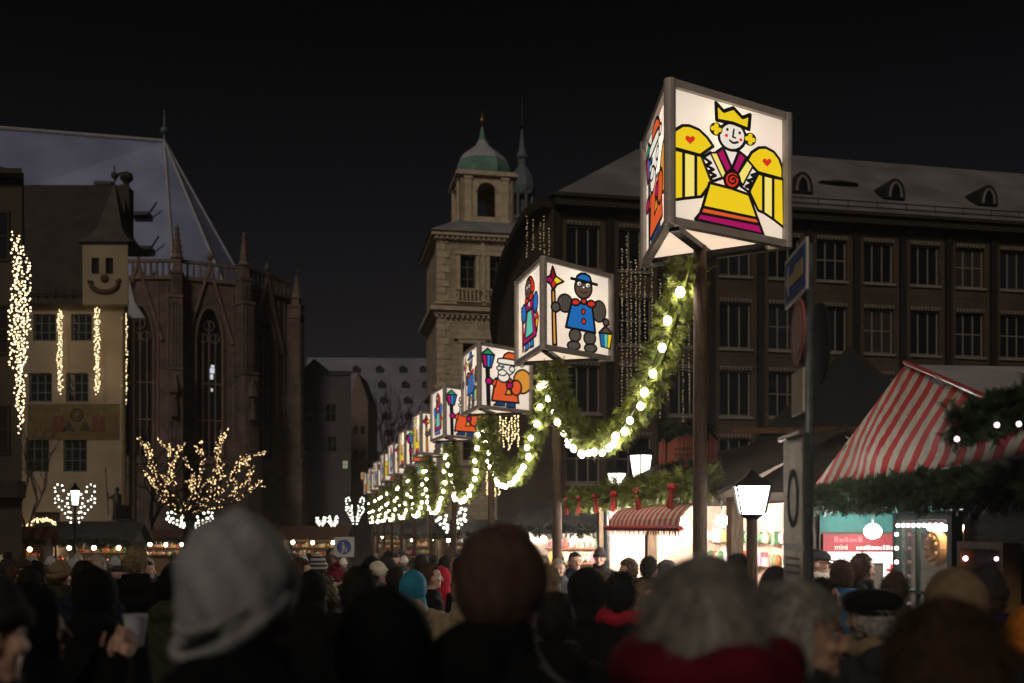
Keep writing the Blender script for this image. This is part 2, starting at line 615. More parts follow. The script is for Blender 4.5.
ART['bearer'] = a
# -- bearded man in red with sack and street lamp
a = Art(lambda x, y: ((x - 340) / 318, 1 - (y - (38 + 35 * (x - 340) / 318)) / 394))
a.fill([(379, 180), (401, 180), (406, 437), (386, 434)], 'k', .01)
a.fill([(352, 92), (430, 94), (411, 181), (368, 179)], 'm', .02)
a.fill([(385, 93), (408, 94), (402, 180), (387, 180)], 'cy', .012); a.fill([(408, 94), (428, 94), (410, 180), (402, 180)], 'b', .01)
a.fill([(350, 93), (389, 52), (431, 94)], 'g', .016)
a.ell(604, 267, 57, 84, 'o', .018)
a.fill([(434, 256), (480, 235), (528, 250), (566, 300), (580, 418), (413, 405)], 'or', .02)
a.fill([(450, 408), (492, 411), (492, 442), (424, 436)], 'n', .014); a.fill([(505, 413), (556, 416), (558, 452), (502, 446)], 'n', .014)
a.fill([(425, 262), (445, 255), (432, 312), (412, 292)], 'or', .014)
a.ell(395, 273, 21, 24, 'm', .016)
a.ell(562, 312, 33, 53, 'or', .018); a.ell(520, 298, 20, 24, 'm', .016)
a.fill([(505, 325), (524, 325), (532, 362), (492, 362)], 'o', .014)
a.ell(500, 178, 50, 52, 'w', .014); a.ell(535, 185, 17, 20, 'w', .012)
a.ell(482, 242, 36, 36, 'w', .016)
a.fill([(446, 208), (470, 190), (500, 208), (484, 232), (455, 226)], 'w', .012, 3)
a.ell(455, 182, 17, 14, 'w', .014); a.ell(477, 172, 7, 9, 'cy', .006, 12); a.ell(475, 173, 3, 4, 'k', 0, 8)
a.fill([(474, 118), (484, 88), (508, 70), (540, 74), (570, 100), (590, 140), (560, 130)], 'or', .016)
a.fill([(443, 135), (458, 114), (560, 124), (570, 150), (555, 160), (452, 150)], 'w', .016, 3)
a.ell(592, 150, 15, 16, 'w', .012)
ART['whitebeard'] = a
# -- woman in a blue jacket with a mint apron
a = Art(lambda x, y: (x, y))
a.fill([(.18, .50), (.23, .50), (.25, .08), (.20, .07)], 'r', .016); a.fill([(.15, .66), (.24, .66), (.23, .50), (.16, .50)], 'w', .014)
a.fill([(.34, .17), (.46, .17), (.46, .06), (.30, .05)], 'b', .016); a.fill([(.52, .17), (.64, .17), (.66, .05), (.50, .06)], 'b', .016)
a.fill([(.38, .56), (.64, .56), (.76, .16), (.24, .14)], 'm', .018)
a.fill([(.42, .54), (.58, .54), (.64, .22), (.34, .21)], 't', .014)
a.ell(.28, .55, .09, .12, 'b', .016); a.ell(.74, .58, .09, .13, 'b', .016)
a.fill([(.36, .70), (.66, .70), (.63, .54), (.39, .54)], 'm', .018)
a.ell(.50, .62, .035, .04, 'w', .01, 12)
a.ell(.42, .70, .08, .05, 'r', .014); a.ell(.58, .70, .08, .05, 'r', .014)
a.fill([(.36, .84), (.44, .95), (.58, .95), (.70, .84), (.72, .74), (.60, .74)], 'r', .016, 3)
a.ell(.48, .82, .12, .12, 'br', .014)
a.ell(.44, .845, .03, .03, 'w', .008, 12); a.ell(.53, .845, .03, .03, 'w', .008, 12)
a.ell(.445, .84, .011, .012, 'k', 0, 8); a.ell(.535, .84, .011, .012, 'k', 0, 8)
a.stroke([(.44, .765), (.485, .75), (.53, .768)], .01)
a.fill([(.80, .48), (.90, .36), (.84, .18), (.76, .30)], 'r', .014); a.fill([(.82, .36), (.88, .34), (.84, .22), (.80, .28)], 'y', .008)
ART['apron'] = a
ART_MATS = [em('film_' + k, PALETTE[k], 1.0, base=tuple(x * .3 for x in PALETTE[k])) for k in PK]
ART_MESH = {k: v.mb.mesh('figure', ART_MATS) for k, v in ART.items()}


def translit(m, c_):
    """add the light that comes through from the lamp inside"""
    nt_ = m.node_tree
    t_ = nt_.nodes.new('ShaderNodeBsdfTranslucent'); t_.inputs['Color'].default_value = (*c_, 1)
    a_ = nt_.nodes.new('ShaderNodeAddShader')
    nt_.links.new(nt_.nodes['Principled BSDF'].outputs[0], a_.inputs[0]); nt_.links.new(t_.outputs[0], a_.inputs[1])
    nt_.links.new(a_.outputs[0], nt_.nodes['Material Output'].inputs['Surface'])
    return m


M_panel = translit(em('panel_white', (.82, .745, .65), .47, base=(.3, .28, .25)), (.58, .54, .49))
M_frame = pm('lantern_frame_paint', (.55, .48, .44), (.40, .355, .33), rough=.5, scale=5)
M_under = translit(em('underside_glow', (1, .85, .66), .45, base=(.4, .37, .32)), (.6, .53, .45))
M_pole = pm('pole_wood', (.085, .052, .028), (.035, .021, .013), rough=.7, scale=10, bump=.3, stretch=(5, 5, .6))

# ================================================================== LANTERN COLUMNS (three-sided boxes on poles)
S3, LH = 1.75, 1.43
RV = S3 / math.sqrt(3)
V0 = [(-RV, 0), (RV / 2, -S3 / 2), (RV / 2, S3 / 2)]      # near, right, left
fr = MB()
for sgn_z in (0, 1):
    for i in range(3):
        p, q = Vector(V0[i]), Vector(V0[(i + 1) % 3])
        dd = (q - p).normalized()
        nn = Vector((dd.y, -dd.x))
        z0 = 0.0 if sgn_z == 0 else LH - .075
        A = p + dd * .06; B = q - dd * .06
        fr.slab([tuple(A), tuple(B), tuple(B - nn * .08), tuple(A - nn * .08)], z0, z0 + .075)
for i in range(3):
    p = Vector(V0[i]); u = p.normalized()
    fr.lathe([(.06, 0.002), (.06, LH - .002)], (p.x - u.x * .085, p.y - u.y * .085, 0), 12)
ME_frame = fr.mesh('box_frame', M_frame)
tp = MB(); sc_ = .93
tp.slab([(x * sc_, y * sc_) for x, y in V0], LH - .03, LH + .004)
ME_cap = tp.mesh('cap', pm('cap_sheet', (.1, .09, .09), rough=.6))
un = MB(); sc_ = .86
un.poly([(x * sc_, y * sc_, .035) for x, y in V0])
ME_under = un.mesh('underside', M_under)
lamp_ = MB()
for k in range(3):
    lamp_.ball((.22 * math.cos(2.094 * k), .22 * math.sin(2.094 * k), LH * .76), .055, 10, 7)
    lamp_.tube([(.22 * math.cos(2.094 * k), .22 * math.sin(2.094 * k), LH * .8), (.22 * math.cos(2.094 * k), .22 * math.sin(2.094 * k), LH - .03)], .012, 5)
ME_inner = lamp_.mesh('inner_lamp', em('inner_lamp_glow', (1, .92, .80), 11))
br_ = MB()
br_.box(-RV * .8, RV * .42, -.05, .05, -.03, .028)
br_.box(RV * .22, RV * .34, -S3 * .36, S3 * .36, -.028, .026)
ME_brace = br_.mesh('brace', M_metal)
pw, ph = S3 - .13, LH - .15
pa = MB(); pa.quad((-pw / 2, 0, -ph / 2), (pw / 2, 0, -ph / 2), (pw / 2, 0, ph / 2), (-pw / 2, 0, ph / 2))
ME_panel = pa.mesh('panel', M_panel)
PANEL_T = []
for i, j in ((0, 1), (2, 0), (1, 2)):
    p, q = Vector((*V0[i], 0)), Vector((*V0[j], 0))
    x = (q - p).normalized(); z = Vector((0, 0, 1)); n = x.cross(z)
    c = (p + q) / 2 - n * .05 + Vector((0, 0, LH / 2))
    PANEL_T.append(Matrix(((x.x, -n.x, 0, c.x), (x.y, -n.y, 0, c.y), (x.z, -n.z, 1, c.z), (0, 0, 0, 1))))

LANT = []
LZ = [4.98, 4.76, 4.58, 4.48, 4.44, 4.42, 4.40, 4.38, 4.36, 4.34, 4.33]
LPHI = [61, 74, 75, 77, 74, 74, 75, 73, 75, 73, 74]
LART = [('angel', 'whitebeard', 'bearer'), ('bearer', 'apron', 'angel'), ('whitebeard', 'bearer', 'apron'), ('whitebeard', 'apron', 'bearer'),
        ('bearer', 'angel', 'whitebeard'), ('whitebeard', 'angel', 'apron'), ('bearer', 'apron', 'angel'), ('angel', 'bearer', 'whitebeard'),
        ('whitebeard', 'bearer', 'angel'), ('bearer', 'apron', 'whitebeard'), ('angel', 'whitebeard', 'bearer')]
LLAB = ['large lit three-sided lantern with crowned yellow angel, nearest and highest of the row',
        'lit three-sided lantern with dark-faced figure in blue coat holding a star staff',
        'lit lantern with white-bearded man in red carrying an orange sack, just below the blue-coat lantern',
        'smaller lit lantern with white-bearded man in red, overlapped by a larger matching one',
        'small lit lantern, yellow angel on its left face, fifth in the row',
        'small lit lantern with narrow yellow angel face, sixth in the row',
        'small lit lantern with apron woman on left face, seventh in the row',
        'small distant lit lantern with red star staff, eighth from the front of the row',
        'small distant lit lantern, third from the far end of the row',
        'small distant lit lantern, next to the last of the row',
        'smallest lit lantern at the far end of the row above the crowd']
for n in range(11):
    if n == 0: x, y = 2.0, 10.64
    elif n == 1: x, y = .737, 16.32
    elif n == 2: x, y = -.467, 22.42
    elif n == 3: x, y = -1.63, 28.23
    else:
        y = 10.56 + 5.85 * n
        x = 1.93 - .2 * (y - 10.56) + .02 * (n - 4)
    t = thing('lantern_column', LLAB[n], 'lantern', (x, y, 0), 0, 'picture lanterns along the market walkway')
    zb = LZ[n]
    p = MB()
    p.tube([(0, 0, gz(y) - .05), (0, 0, 2.5), (0, 0, zb + .02)], [.085, .075, .07], 12)
    p.build('pole', M_pole, t, True)
    phi = R(LPHI[n])
    bf = link('box_frame', ME_frame, t, (0, 0, zb), phi)
    link('cap', ME_cap, bf); link('underside', ME_under, bf); link('brace', ME_brace, bf); link('inner_lamp', ME_inner, bf)
    for k in range(3):
        po = link('panel', ME_panel, t, M=Matrix.Translation((0, 0, zb)) @ Matrix.Rotation(phi, 4, 'Z') @ PANEL_T[k])
        fo = link('figure', ART_MESH[LART[n][k]], po)
        fo.location = (0, -.0015, 0)
        fo.scale = (pw * .985, 1, ph * .985)
    LANT.append(Vector((x, y, zb)))


# ================================================================== FIR GARLANDS
def sprigs(mb, pts, rad, n, rg, size=.11, mi=0):
    """n fir twigs along a polyline; each is a stem with needle blades"""
    P = [Vector(p) for p in pts]
    L = [0]
    for a_, b_ in zip(P, P[1:]):
        L.append(L[-1] + (b_ - a_).length)
    for _ in range(n):
        s_ = rg.random() * L[-1]
        i = max(k for k in range(len(L)) if L[k] <= s_)
        i = min(i, len(P) - 2)
        t_ = (s_ - L[i]) / max(1e-6, L[i + 1] - L[i])
        ax = (P[i + 1] - P[i]).normalized()
        th = rg.random() * 6.283
        u = Vector((rg.gauss(0, 1), rg.gauss(0, 1), rg.gauss(0, 1)))
        u = (u - ax * u.dot(ax)).normalized()
        lump = .75 + .5 * mnoise.noise(Vector((s_ * 2.2, rad * 50, 3.1)))
        c = P[i].lerp(P[i + 1], t_) + u * rad * lump * (.25 + .75 * rg.random() ** .6)
        dr = (u * .8 + ax * rg.uniform(-.9, .9) + Vector((0, 0, -.25))).normalized()
        sd = dr.cross(Vector((rg.gauss(0, 1), rg.gauss(0, 1), rg.gauss(0, 1)))).normalized()
        up = sd.cross(dr)
        ln = size * rg.uniform(.6, 1.25)
        vs_ = []; fs_ = []
        for k in range(6):
            f_ = .1 + .9 * k / 5
            for sg in (-1, 1):
                b0 = c + dr * ln * f_ * .85
                tip = b0 + (sd * sg * .8 + dr * .75 + up * rg.uniform(-.35, .35)).normalized() * ln * .48
                w_ = dr * ln * .075
                o_ = len(vs_)
                vs_ += [b0 - w_, b0 + w_, tip]
                fs_.append((o_, o_ + 1, o_ + 2))
        mb.add(vs_, fs_, mi)


bb = MB(); bb.ball((0, 0, 0), (.04, .04, .046), 8, 6)
ME_bulb = bb.mesh('bulb', M_bulb, True)
sw = Vector((0, 0, 1))
GL = ['fir garland with large bulbs sweeping from the angel lantern to the blue-coat lantern',
      'fir garland with large bulbs between the blue-coat lantern and the red-coat lantern with sack',
      'fir garland with bulbs between the two red-coat lanterns', 'fir garland with bulbs left of the smaller red-coat lantern, fourth in the row',
      'short fir garland with bulbs, fifth from the front of the lantern row', 'short fir garland with bulbs, sixth from the front of the lantern row',
      'short fir garland with bulbs, seventh from the front of the lantern row', 'distant fir garland with bulbs, eighth from the front of the row',
      'distant fir garland with bulbs, ninth from the front of the row', 'farthest fir garland with bulbs at the end of the lantern row']
for n in range(10):
    A, B = LANT[n] - sw * .1, LANT[n + 1] - sw * .1
    dirn = (B - A); dirn.z = 0; dirn.normalize()
    sideL = Vector((dirn.y, -dirn.x, 0))
    A = A - sideL * .10; B = B - sideL * .10
    root = thing('fir_garland', GL[n], 'garland', (0, 0, 0), 0, 'lit fir garlands between the lantern poles')
    root.location = A
    sag = 1.55 if n < 3 else 1.7
    pts = []
    for k in range(41):
        t = k / 40
        p = A.lerp(B, t)
        p = p - sw * sag * (1 - abs(2 * t - 1) ** 2.4)
        pts.append(p - A)
    gm = MB()
    rg = random.Random(50 + n)
    cnt = [1700, 1500, 1300, 1100, 700, 600, 500, 400, 400, 300][n]
    sprigs(gm, pts, .135, cnt, rg, size=.15 if n < 4 else .2)
    gm.tube(pts, .03, 6)
    tag(gm.build('greenery', M_fir, root), kind='stuff')
    cb = MB(); dp = [p + Vector((0, 0, -.15)) - sideL * .12 for p in pts]
    cb.tube(dp, .009, 5); cb.build('cable', M_cable, root)
    nb = [24, 24, 22, 20, 17, 14, 12, 11, 10, 10][n]
    for k in range(nb):
        t = (k + .5) / nb * 40
        i = int(t)
        p = Vector(dp[i]).lerp(Vector(dp[min(40, i + 1)]), t - i)
        bo_ = link('bulb', ME_bulb, root, p + Vector((rg.uniform(-.05, .05), rg.uniform(-.05, .05), -.04 + rg.uniform(-.03, .02))))
        bo_.scale = (rg.uniform(.95, 1.3),) * 3


# light curtains -------------------------------------------------------------------
def light_curtain(label, strands, mat=None, r=.018, step=.06, group='hanging fairy light strands', seed=1, jit=.03, cat='light string'):
    """strands: list of (x,y,ztop,zbot); root at first strand top"""
    rg = random.Random(seed)
    x0, y0, zt, zb = strands[0]
    root = thing('light_strand', label, cat, (x0, y0, zt), 0, group)
    c = MB(); b = MB()
    for x, y, z1, z2 in strands:
        c.tube([(x - x0, y - y0, z1 - zt), (x - x0, y - y0, z2 - zt)], r * .3, 4)
        z = z1
        while z > z2:
            b.octa((x - x0 + rg.uniform(-jit, jit), y - y0 + rg.uniform(-jit, jit), z - zt), r * rg.uniform(.75, 1.2))
            z -= step * rg.uniform(.6, 1.4)
    c.build('cable', M_cable, root)
    tag(b.build('bulb', mat or M_bulb2, root), kind='stuff')
    return root


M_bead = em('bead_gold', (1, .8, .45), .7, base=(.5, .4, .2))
# ================================================================== TOWN HALL TOWER
D11 = R(10.8)
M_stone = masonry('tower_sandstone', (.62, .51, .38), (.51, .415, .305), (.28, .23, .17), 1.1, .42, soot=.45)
M_trim = pm('tower_trim', (.60, .495, .365), (.41, .335, .245), scale=2, bump=.3)
M_copper = pm('copper_green', (.17, .34, .30), (.10, .20, .18), rough=.6, scale=.9, bump=.2)
M_slate = pm('snowy_slate', (.27, .28, .31), (.17, .175, .2), rough=.7, scale=.6, bump=.2)
M_gl = glass_dark()
M_wframe = pm('tower_window_frame', (.10, .085, .065), (.07, .06, .045))
tw = thing('town_hall_tower', 'sandstone town hall tower with arched belfry and green copper onion dome', 'tower', (-5.95, 80, 0), D11)
TWd = 8.6


def zt(py, Y=80.0):
    return CZ + (HOR - py) / F * Y


wb = MB()
ops = []
for cx in (2.45, 4.85, 7.1):
    ops.append((cx - .62, cx + .62, zt(288), zt(254)))
for cx in (2.75, 6.2):
    ops.append((cx - .72, cx + .72, zt(379), zt(343)))
    ops.append((cx - .72, cx + .72, zt(460), zt(424)))
wall_grid(wb, 0, TWd, gz(80), zt(236), ops, .5)
wb.quad((0, 0, gz(80)), (0, 0, zt(236)), (0, TWd, zt(236)), (0, TWd, gz(80)))
wb.quad((TWd, 0, gz(80)), (TWd, TWd, gz(80)), (TWd, TWd, zt(236)), (TWd, 0, zt(236)))
wb.quad((0, TWd, gz(80)), (0, TWd, zt(236)), (TWd, TWd, zt(236)), (TWd, TWd, gz(80)))
wb.build('wall', M_stone, tw)
for side in (0, 1):
    q = MB()
    z = 8.0; k = 0
    q.box(-.04 if not side else TWd - .5, .5 if not side else TWd + .04, -.05, .5, 8, zt(241))
    while z < zt(240):
        w_ = .95 if k % 2 else .62
        if side: q.box(TWd - w_, TWd + .09, -.09, w_, z, z + .52)
        else: q.box(-.09, w_, -.09, w_, z, z + .52)
        z += .58; k += 1
    q.build('quoin', M_trim, tw)
for y0, y1, o, ck in ((236, 232.5, .55, 239.3), (311, 307, .65, 0), (314.5, 311.2, .35, 314.8), (304, 302.2, .3, 0), (389, 386, .3, 0), (239.2, 236.2, .3, 0)):
    c = MB()
    c.box(-o, TWd + o, -o, TWd + o, zt(y0), zt(y1))
    if ck:
        for i in range(22):                       # corbels under the cornice
            x = -.1 + i * (TWd + .2) / 21
            c.box(x - .1, x + .1, -o * .8, 0, zt(y0 + 3), zt(y0) + .02)
    c.build('cornice', M_trim, tw)
for a_, b_, c_, d_ in ops:
    wo = window(tw, a_, b_, c_, d_, .3, M_wframe, M_gl, 2, [.33, .68], fw=.12, bw=.06)
    su = MB(Matrix.Translation((-a_, -.3, -c_)))
    su.box(a_ - .3, a_ - .02, -.14, .05, c_ - .2, d_ + .05); su.box(b_ + .02, b_ + .3, -.14, .05, c_ - .2, d_ + .05)
    su.box(a_ - .4, b_ + .4, -.22, .05, d_ + .03, d_ + .34); su.box(a_ - .38, b_ + .38, -.2, .05, c_ - .45, c_ - .19)
    if abs(d_ - zt(343)) < .01:
        zz = d_ + .36; m_ = (a_ + b_) / 2; su.prism([(m_ - 1.5, zz), (m_ + 1.5, zz), (m_, zz + 1.1)], -.3, .02)
    su.build('window_surround', M_trim, wo)
for x in (3.65, 6.0):
    su = MB(); su.box(x - .2, x + .2, -.1, .05, zt(300), zt(240)); su.build('pilaster', M_trim, tw)
for cx in (2.45, 4.85, 7.1):
    ba = MB()
    ba.box(cx - 1.0, cx + 1.0, -.5, -.25, zt(289.6), zt(288.2)); ba.box(cx - 1.0, cx + 1.0, -.5, -.25, zt(302), zt(300.6))
    for i in range(6):
        x = cx - .8 + i * .32
        ba.lathe([(.07, 0), (.11, .25), (.06, .6), (.09, .94)], (x, -.38, zt(300.7)), 8)
    ba.build('balustrade', M_trim, tw)
rf = MB()
b0 = [(-.7, -.7), (TWd + .7, -.7), (TWd + .7, TWd + .7), (-.7, TWd + .7)]
cxx = TWd / 2
t0 = [(cxx - 2.6, cxx - 2.6), (cxx + 2.6, cxx - 2.6), (cxx + 2.6, cxx + 2.6), (cxx - 2.6, cxx + 2.6)]
zr0, zr1 = zt(232), zt(232) + 1.55
for i in range(4):
    j = (i + 1) % 4
    rf.quad((*b0[i], zr0), (*b0[j], zr0), (*t0[j], zr1), (*t0[i], zr1))
rf.quad(*[(*p, zr0 - .02) for p in b0[::-1]])
rf.quad(*[(*p, zr1) for p in t0])
rf.build('roof', M_slate, tw)
# belfry: octagon-ish square stage with arches through
bz0, bz1 = zr1, zt(164)
bf = MB()
HB, OW = 2.25, .78
zs = bz0 + 2.6
for k in range(4):
    bf.M = Matrix.Translation((cxx, cxx, 0)) @ Matrix.Rotation(R(90 * k), 4, 'Z') @ Matrix.Translation((0, -HB, 0))
    bf.prism([(-HB, bz0), (-OW, bz0), (-OW, bz1), (-HB, bz1)], 0, .55)
    bf.prism([(OW, bz0), (HB, bz0), (HB, bz1), (OW, bz1)], 0, .55)
    bf.prism([(-OW, bz0), (OW, bz0), (OW, bz0 + .55), (-OW, bz0 + .55)], 0.002, .4)
    N = 10
    for i in range(N):
        t1, t2 = math.pi * (1 - i / N), math.pi * (1 - (i + 1) / N)
        bf.prism([(OW * math.cos(t1), zs + OW * math.sin(t1)), (OW * math.cos(t2), zs + OW * math.sin(t2)), (OW * math.cos(t2), bz1), (OW * math.cos(t1), bz1)], 0, .55)
    for sx in (-1, 1):                     # flat pilasters and bases
        bf.box(sx * 1.55 - .28, sx * 1.55 + .28, -.16, 0, bz0 + .3, bz1 - .3)
        bf.box(sx * 1.55 - .4, sx * 1.55 + .4, -.24, 0, bz0, bz0 + .3)
        bf.box(sx * 1.55 - .36, sx * 1.55 + .36, -.22, 0, bz1 - .3, bz1 - .02)
    bf.prism([(OW * 1.25 * math.cos(math.pi * i / 12), zs + OW * 1.25 * math.sin(math.pi * i / 12)) for i in range(13)] +
             [(OW * math.cos(math.pi * i / 12), zs + OW * math.sin(math.pi * i / 12)) for i in range(12, -1, -1)], -.08, .003)
bf.M = Matrix.Translation((cxx, cxx, 0))
bf.box(-HB - .35, HB + .35, -HB - .35, HB + .35, bz1, bz1 + .22)
bf.box(-HB - .15, HB + .15, -HB - .15, HB + .15, bz1 + .22, bz1 + .42)
bf.build('belfry', M_trim, tw)
dm = MB()
dz = bz1 + .42
dm.lathe([(2.35, 0), (2.42, .35), (2.42, .75), (2.25, 1.25), (1.85, 1.8), (1.2, 2.3), (.65, 2.75), (.35, 3.3), (.2, 4.0), (.08, 4.6)], (cxx, cxx, dz), 8, 0, R(22.5))
dm.build('dome', M_copper, tw)
sn = MB()
sn.lathe([(2.24, 1.3), (1.87, 1.84), (1.22, 2.35), (.67, 2.8), (.37, 3.32)], (cxx, cxx, dz + .04), 8, 0, R(22.5))
sn.build('dome_snow', M_snow, tw)
fi = MB()
fi.tube([(cxx, cxx, dz + 4.5), (cxx, cxx, dz + 5.9)], .06, 6)
fi.ball((cxx, cxx, dz + 5.1), .26, 10, 8)
fi.build('finial', pm('gilt', (.4, .28, .1), rough=.35, metal=.7), tw, True)

# slim rear turret
tw2 = thing('rear_turret', 'slim slate-blue turret with bulbous cap and long spire behind the domed tower', 'tower', (*W(522, 200, 100).xy, 0), 0)


def z1(py): return zt(py, 100)


b = MB()
b.lathe([(1.15, z1(330)), (1.15, z1(222)), (1.3, z1(221)), (1.3, z1(218))], (0, 0, 0), 8)
for k in range(8):
    t = k * math.pi / 4 + math.pi / 8
    b.tube([(1.05 * math.cos(t), 1.05 * math.sin(t), z1(218)), (1.05 * math.cos(t), 1.05 * math.sin(t), z1(196))], .16, 6)
b.lathe([(1.2, z1(197)), (1.3, z1(195)), (1.3, z1(193))], (0, 0, 0), 8)
b.lathe([(.5, z1(218)), (.5, z1(197))], (0, 0, 0), 8)
b.build('drum', pm('slate_wall', (.16, .17, .2), rough=.7), tw2)
b = MB()
b.lathe([(1.3, z1(193)), (1.35, z1(188)), (1.15, z1(178)), (.7, z1(170)), (.4, z1(166)), (.45, z1(160)), (.62, z1(158)), (.3, z1(148)), (.12, z1(132)), (.05, z1(128))], (0, 0, 0), 10)
b.build('spire', pm('slate_cap', (.13, .17, .2), (.08, .11, .13), rough=.6), tw2)
b = MB()
b.tube([(0, 0, z1(130)), (0, 0, z1(97))], .05, 6); b.ball((0, 0, z1(126)), .3, 10, 8)
b.build('finial', M_metal, tw2)

# ================================================================== LONG DARK OFFICE BUILDING (right)
M_brown = masonry('brown_facade', (.078, .053, .034), (.066, .045, .029), (.038, .027, .019), 1.2, .6, soot=.35, bump=.2)
M_dkband = pm('dark_pilaster', (.014, .011, .010), (.009, .008, .007), scale=3)
M_owf = pm('office_window_frame', (.23, .205, .18), (.16, .145, .125), rough=.6)
ob_dir = Vector((.9823, .1874, 0))
ob = thing('office_building', 'long dark brown four-storey building with rows of tall windows and snow-dusted roof', 'building', (14.4, 45, 0), math.atan2(.1874, .9823))
TL, TR = -12.9, 27.0
SP = 2.31
rows = [(13.15, 14.95), (9.95, 11.95), (6.95, 8.95), (3.95, 5.95)]
ops = []
for k in range(-5, 11):
    for a_, b_ in rows:
        ops.append((k * SP - .74, k * SP + .74, a_, b_))
wb = MB()
wall_grid(wb, TL, TR, gz(45), 15.8, ops, .28)
# curving flank to the left, receding
ML = Matrix.Translation((14.4, 45, 0)) @ Matrix.Rotation(math.atan2(.1874, .9823), 4, 'Z')
MLi = ML.inverted()
flank = [W(535, 0, 44.1), W(528, 0, 45.6), W(521, 0, 47.6), W(511, 0, 51.2), W(504, 0, 55.8), W(499.5, 0, 60.2), W(497, 0, 68), W(500, 0, 80)]
fl = [MLi @ Vector((p.x, p.y, 0)) for p in flank]
fl = [Vector((TL, 0, 0))] + fl
for p, q_ in zip(fl, fl[1:]):
    wb.quad((p.x, p.y, gz(45)), (p.x, p.y, 15.8), (q_.x, q_.y, 15.8), (q_.x, q_.y, gz(45)))
wb.quad((TR, 0, gz(45)), (TR, 14, gz(45)), (TR, 14, 15.8), (TR, 0, 15.8))
wb.build('wall', M_brown, ob)
sl_ = {}
for o in ops:
    wo = window(ob, *o, .16, M_owf, rnd.choice((M_gl, M_gl, M_gl, glass_dark('window_glass_curtain', (.045, .04, .034)), glass_dark('window_glass_blue', (.022, .025, .03)))), 3, [.52] if rnd.random() < .4 else 1, fw=.06, bw=.028)
    h_ = round(o[3] - o[2], 2)
    if h_ not in sl_:
        m1 = MB(); m1.box(-.06, 1.54, -.26, -.162, -.14, -.03)
        m2 = MB()
        m2.box(-.02, 1.5, -.2, -.162, h_ + .15, h_ + .18)
        for i in range(9):
            x = .06 + i * .17
            m2.box(x - .035, x + .035, -.22, -.163, h_ + .03, h_ + .16)
        sl_[h_] = (m1.mesh('sill', M_owf), m2.mesh('dentil_band', M_owf))
    link('sill', sl_[h_][0], wo); link('dentil_band', sl_[h_][1], wo)
for k in range(-5, 12):
    x = (k - .5) * SP
    pl = MB(); pl.box(x - .15, x + .15, -.16, .0, 3.2, 15.55); pl.build('pilaster', M_dkband, ob)
ev = MB()
ev.box(TL, TR + .6, -.6, -.003, 15.62, 15.95)
ev.box(TL, TR + .6, -.75, -.55, 15.95, 16.1)
for p, q_ in zip(fl, fl[1:]):
    dd = (q_ - p).normalized(); nn = Vector((dd.y, -dd.x, 0))
    if nn.x > 0: nn = -nn
    ev.slab([tuple(v.xy) for v in (p, q_, q_ + nn * .5, p + nn * .5)], 15.63, 16.04)
ev.build('eave', pm('eave_board', (.035, .027, .02), (.02, .016, .012)), ob)
RZ = 21.4
r0 = MLi @ W(648, 0, 50.5); r0.z = RZ
r1 = MLi @ Vector((8.5, 74, 0)); r1.z = RZ
rR = Vector((TR, 7.2, RZ))
M_oroof = pm('snow_dusted_tiles', (.21, .20, .21), (.125, .118, .124), rough=.8, scale=.5, bump=.4, bscale=9, bdist=.06)
rf = MB()
rf.quad((TL - .1, -.6, 16.05), (TR + .5, -.6, 16.05), tuple(rR), tuple(r0))
e = [Vector((p.x, p.y, 16.05)) for p in fl]
e[0] = Vector((TL - .1, -.6, 16.05))
for i, (p, q_) in enumerate(zip(e, e[1:])):
    if i < 4:
        rf.poly([tuple(r0), tuple(p), tuple(q_)][::-1])
    else:
        rf.poly([tuple(r0), tuple(p), tuple(q_), tuple(r1)][::-1] if i == 4 else [tuple(r1), tuple(p), tuple(q_)][::-1])
rf.poly([tuple(rR), (TR, 14.4, 16.05), (fl[-1].x, fl[-1].y, 16.05), tuple(r1), tuple(r0)])
rf.build('roof', M_oroof, ob)
sg = MB()
for zz, yy in ((16.55, .0), (16.8, .05)):
    sg.tube([(TL + 5, yy, zz), (TR, yy, zz)], .03, 5)
for i in range(24):
    x = TL + 5 + i * 1.45
    sg.tube([(x, .0, 16.3), (x, .03, 16.85)], .025, 4)
sg.build('snow_guard', M_metal, ob)
slope = (RZ - 16.05) / 7.8
for k, t in enumerate((-.75, 3.95, 8.85, 13.7)):
    dmr = MB()
    N = 10
    pts = [(t + .52 * math.cos(math.pi * i / N), 17.5 + .95 * math.sin(math.pi * i / N) ** .8) for i in range(N + 1)]
    dmr.prism(pts[::-1], 1.3, 3.6)
    do = dmr.build('dormer', pm('dormer_lead', (.022, .02, .02), (.012, .011, .011)), ob)
    ar = MB()
    ar.tube([(t + .3 * math.cos(math.pi * i / N), 1.27, 17.55 + .68 * math.sin(math.pi * i / N)) for i in range(N + 1)], .06, 5)
    ar.build('dormer_arch', M_owf, do)
    wv = MB(); wv.box(t - .22, t + .22, 1.27, 1.3, 17.58, 18.1); wv.build('pane', M_gl, do)
pt = MB()
pt.ball((0, 0, 0), (1.1, .4, .12), 12, 6, lambda d_: 1 + .35 * mnoise.noise(d_ * 3))
pt.build('roof_hatch', pm('dormer_lead', (.02, .02, .02)), ob, loc=(2.0, 3.1, 16.05 + slope * 3.7 + .05))

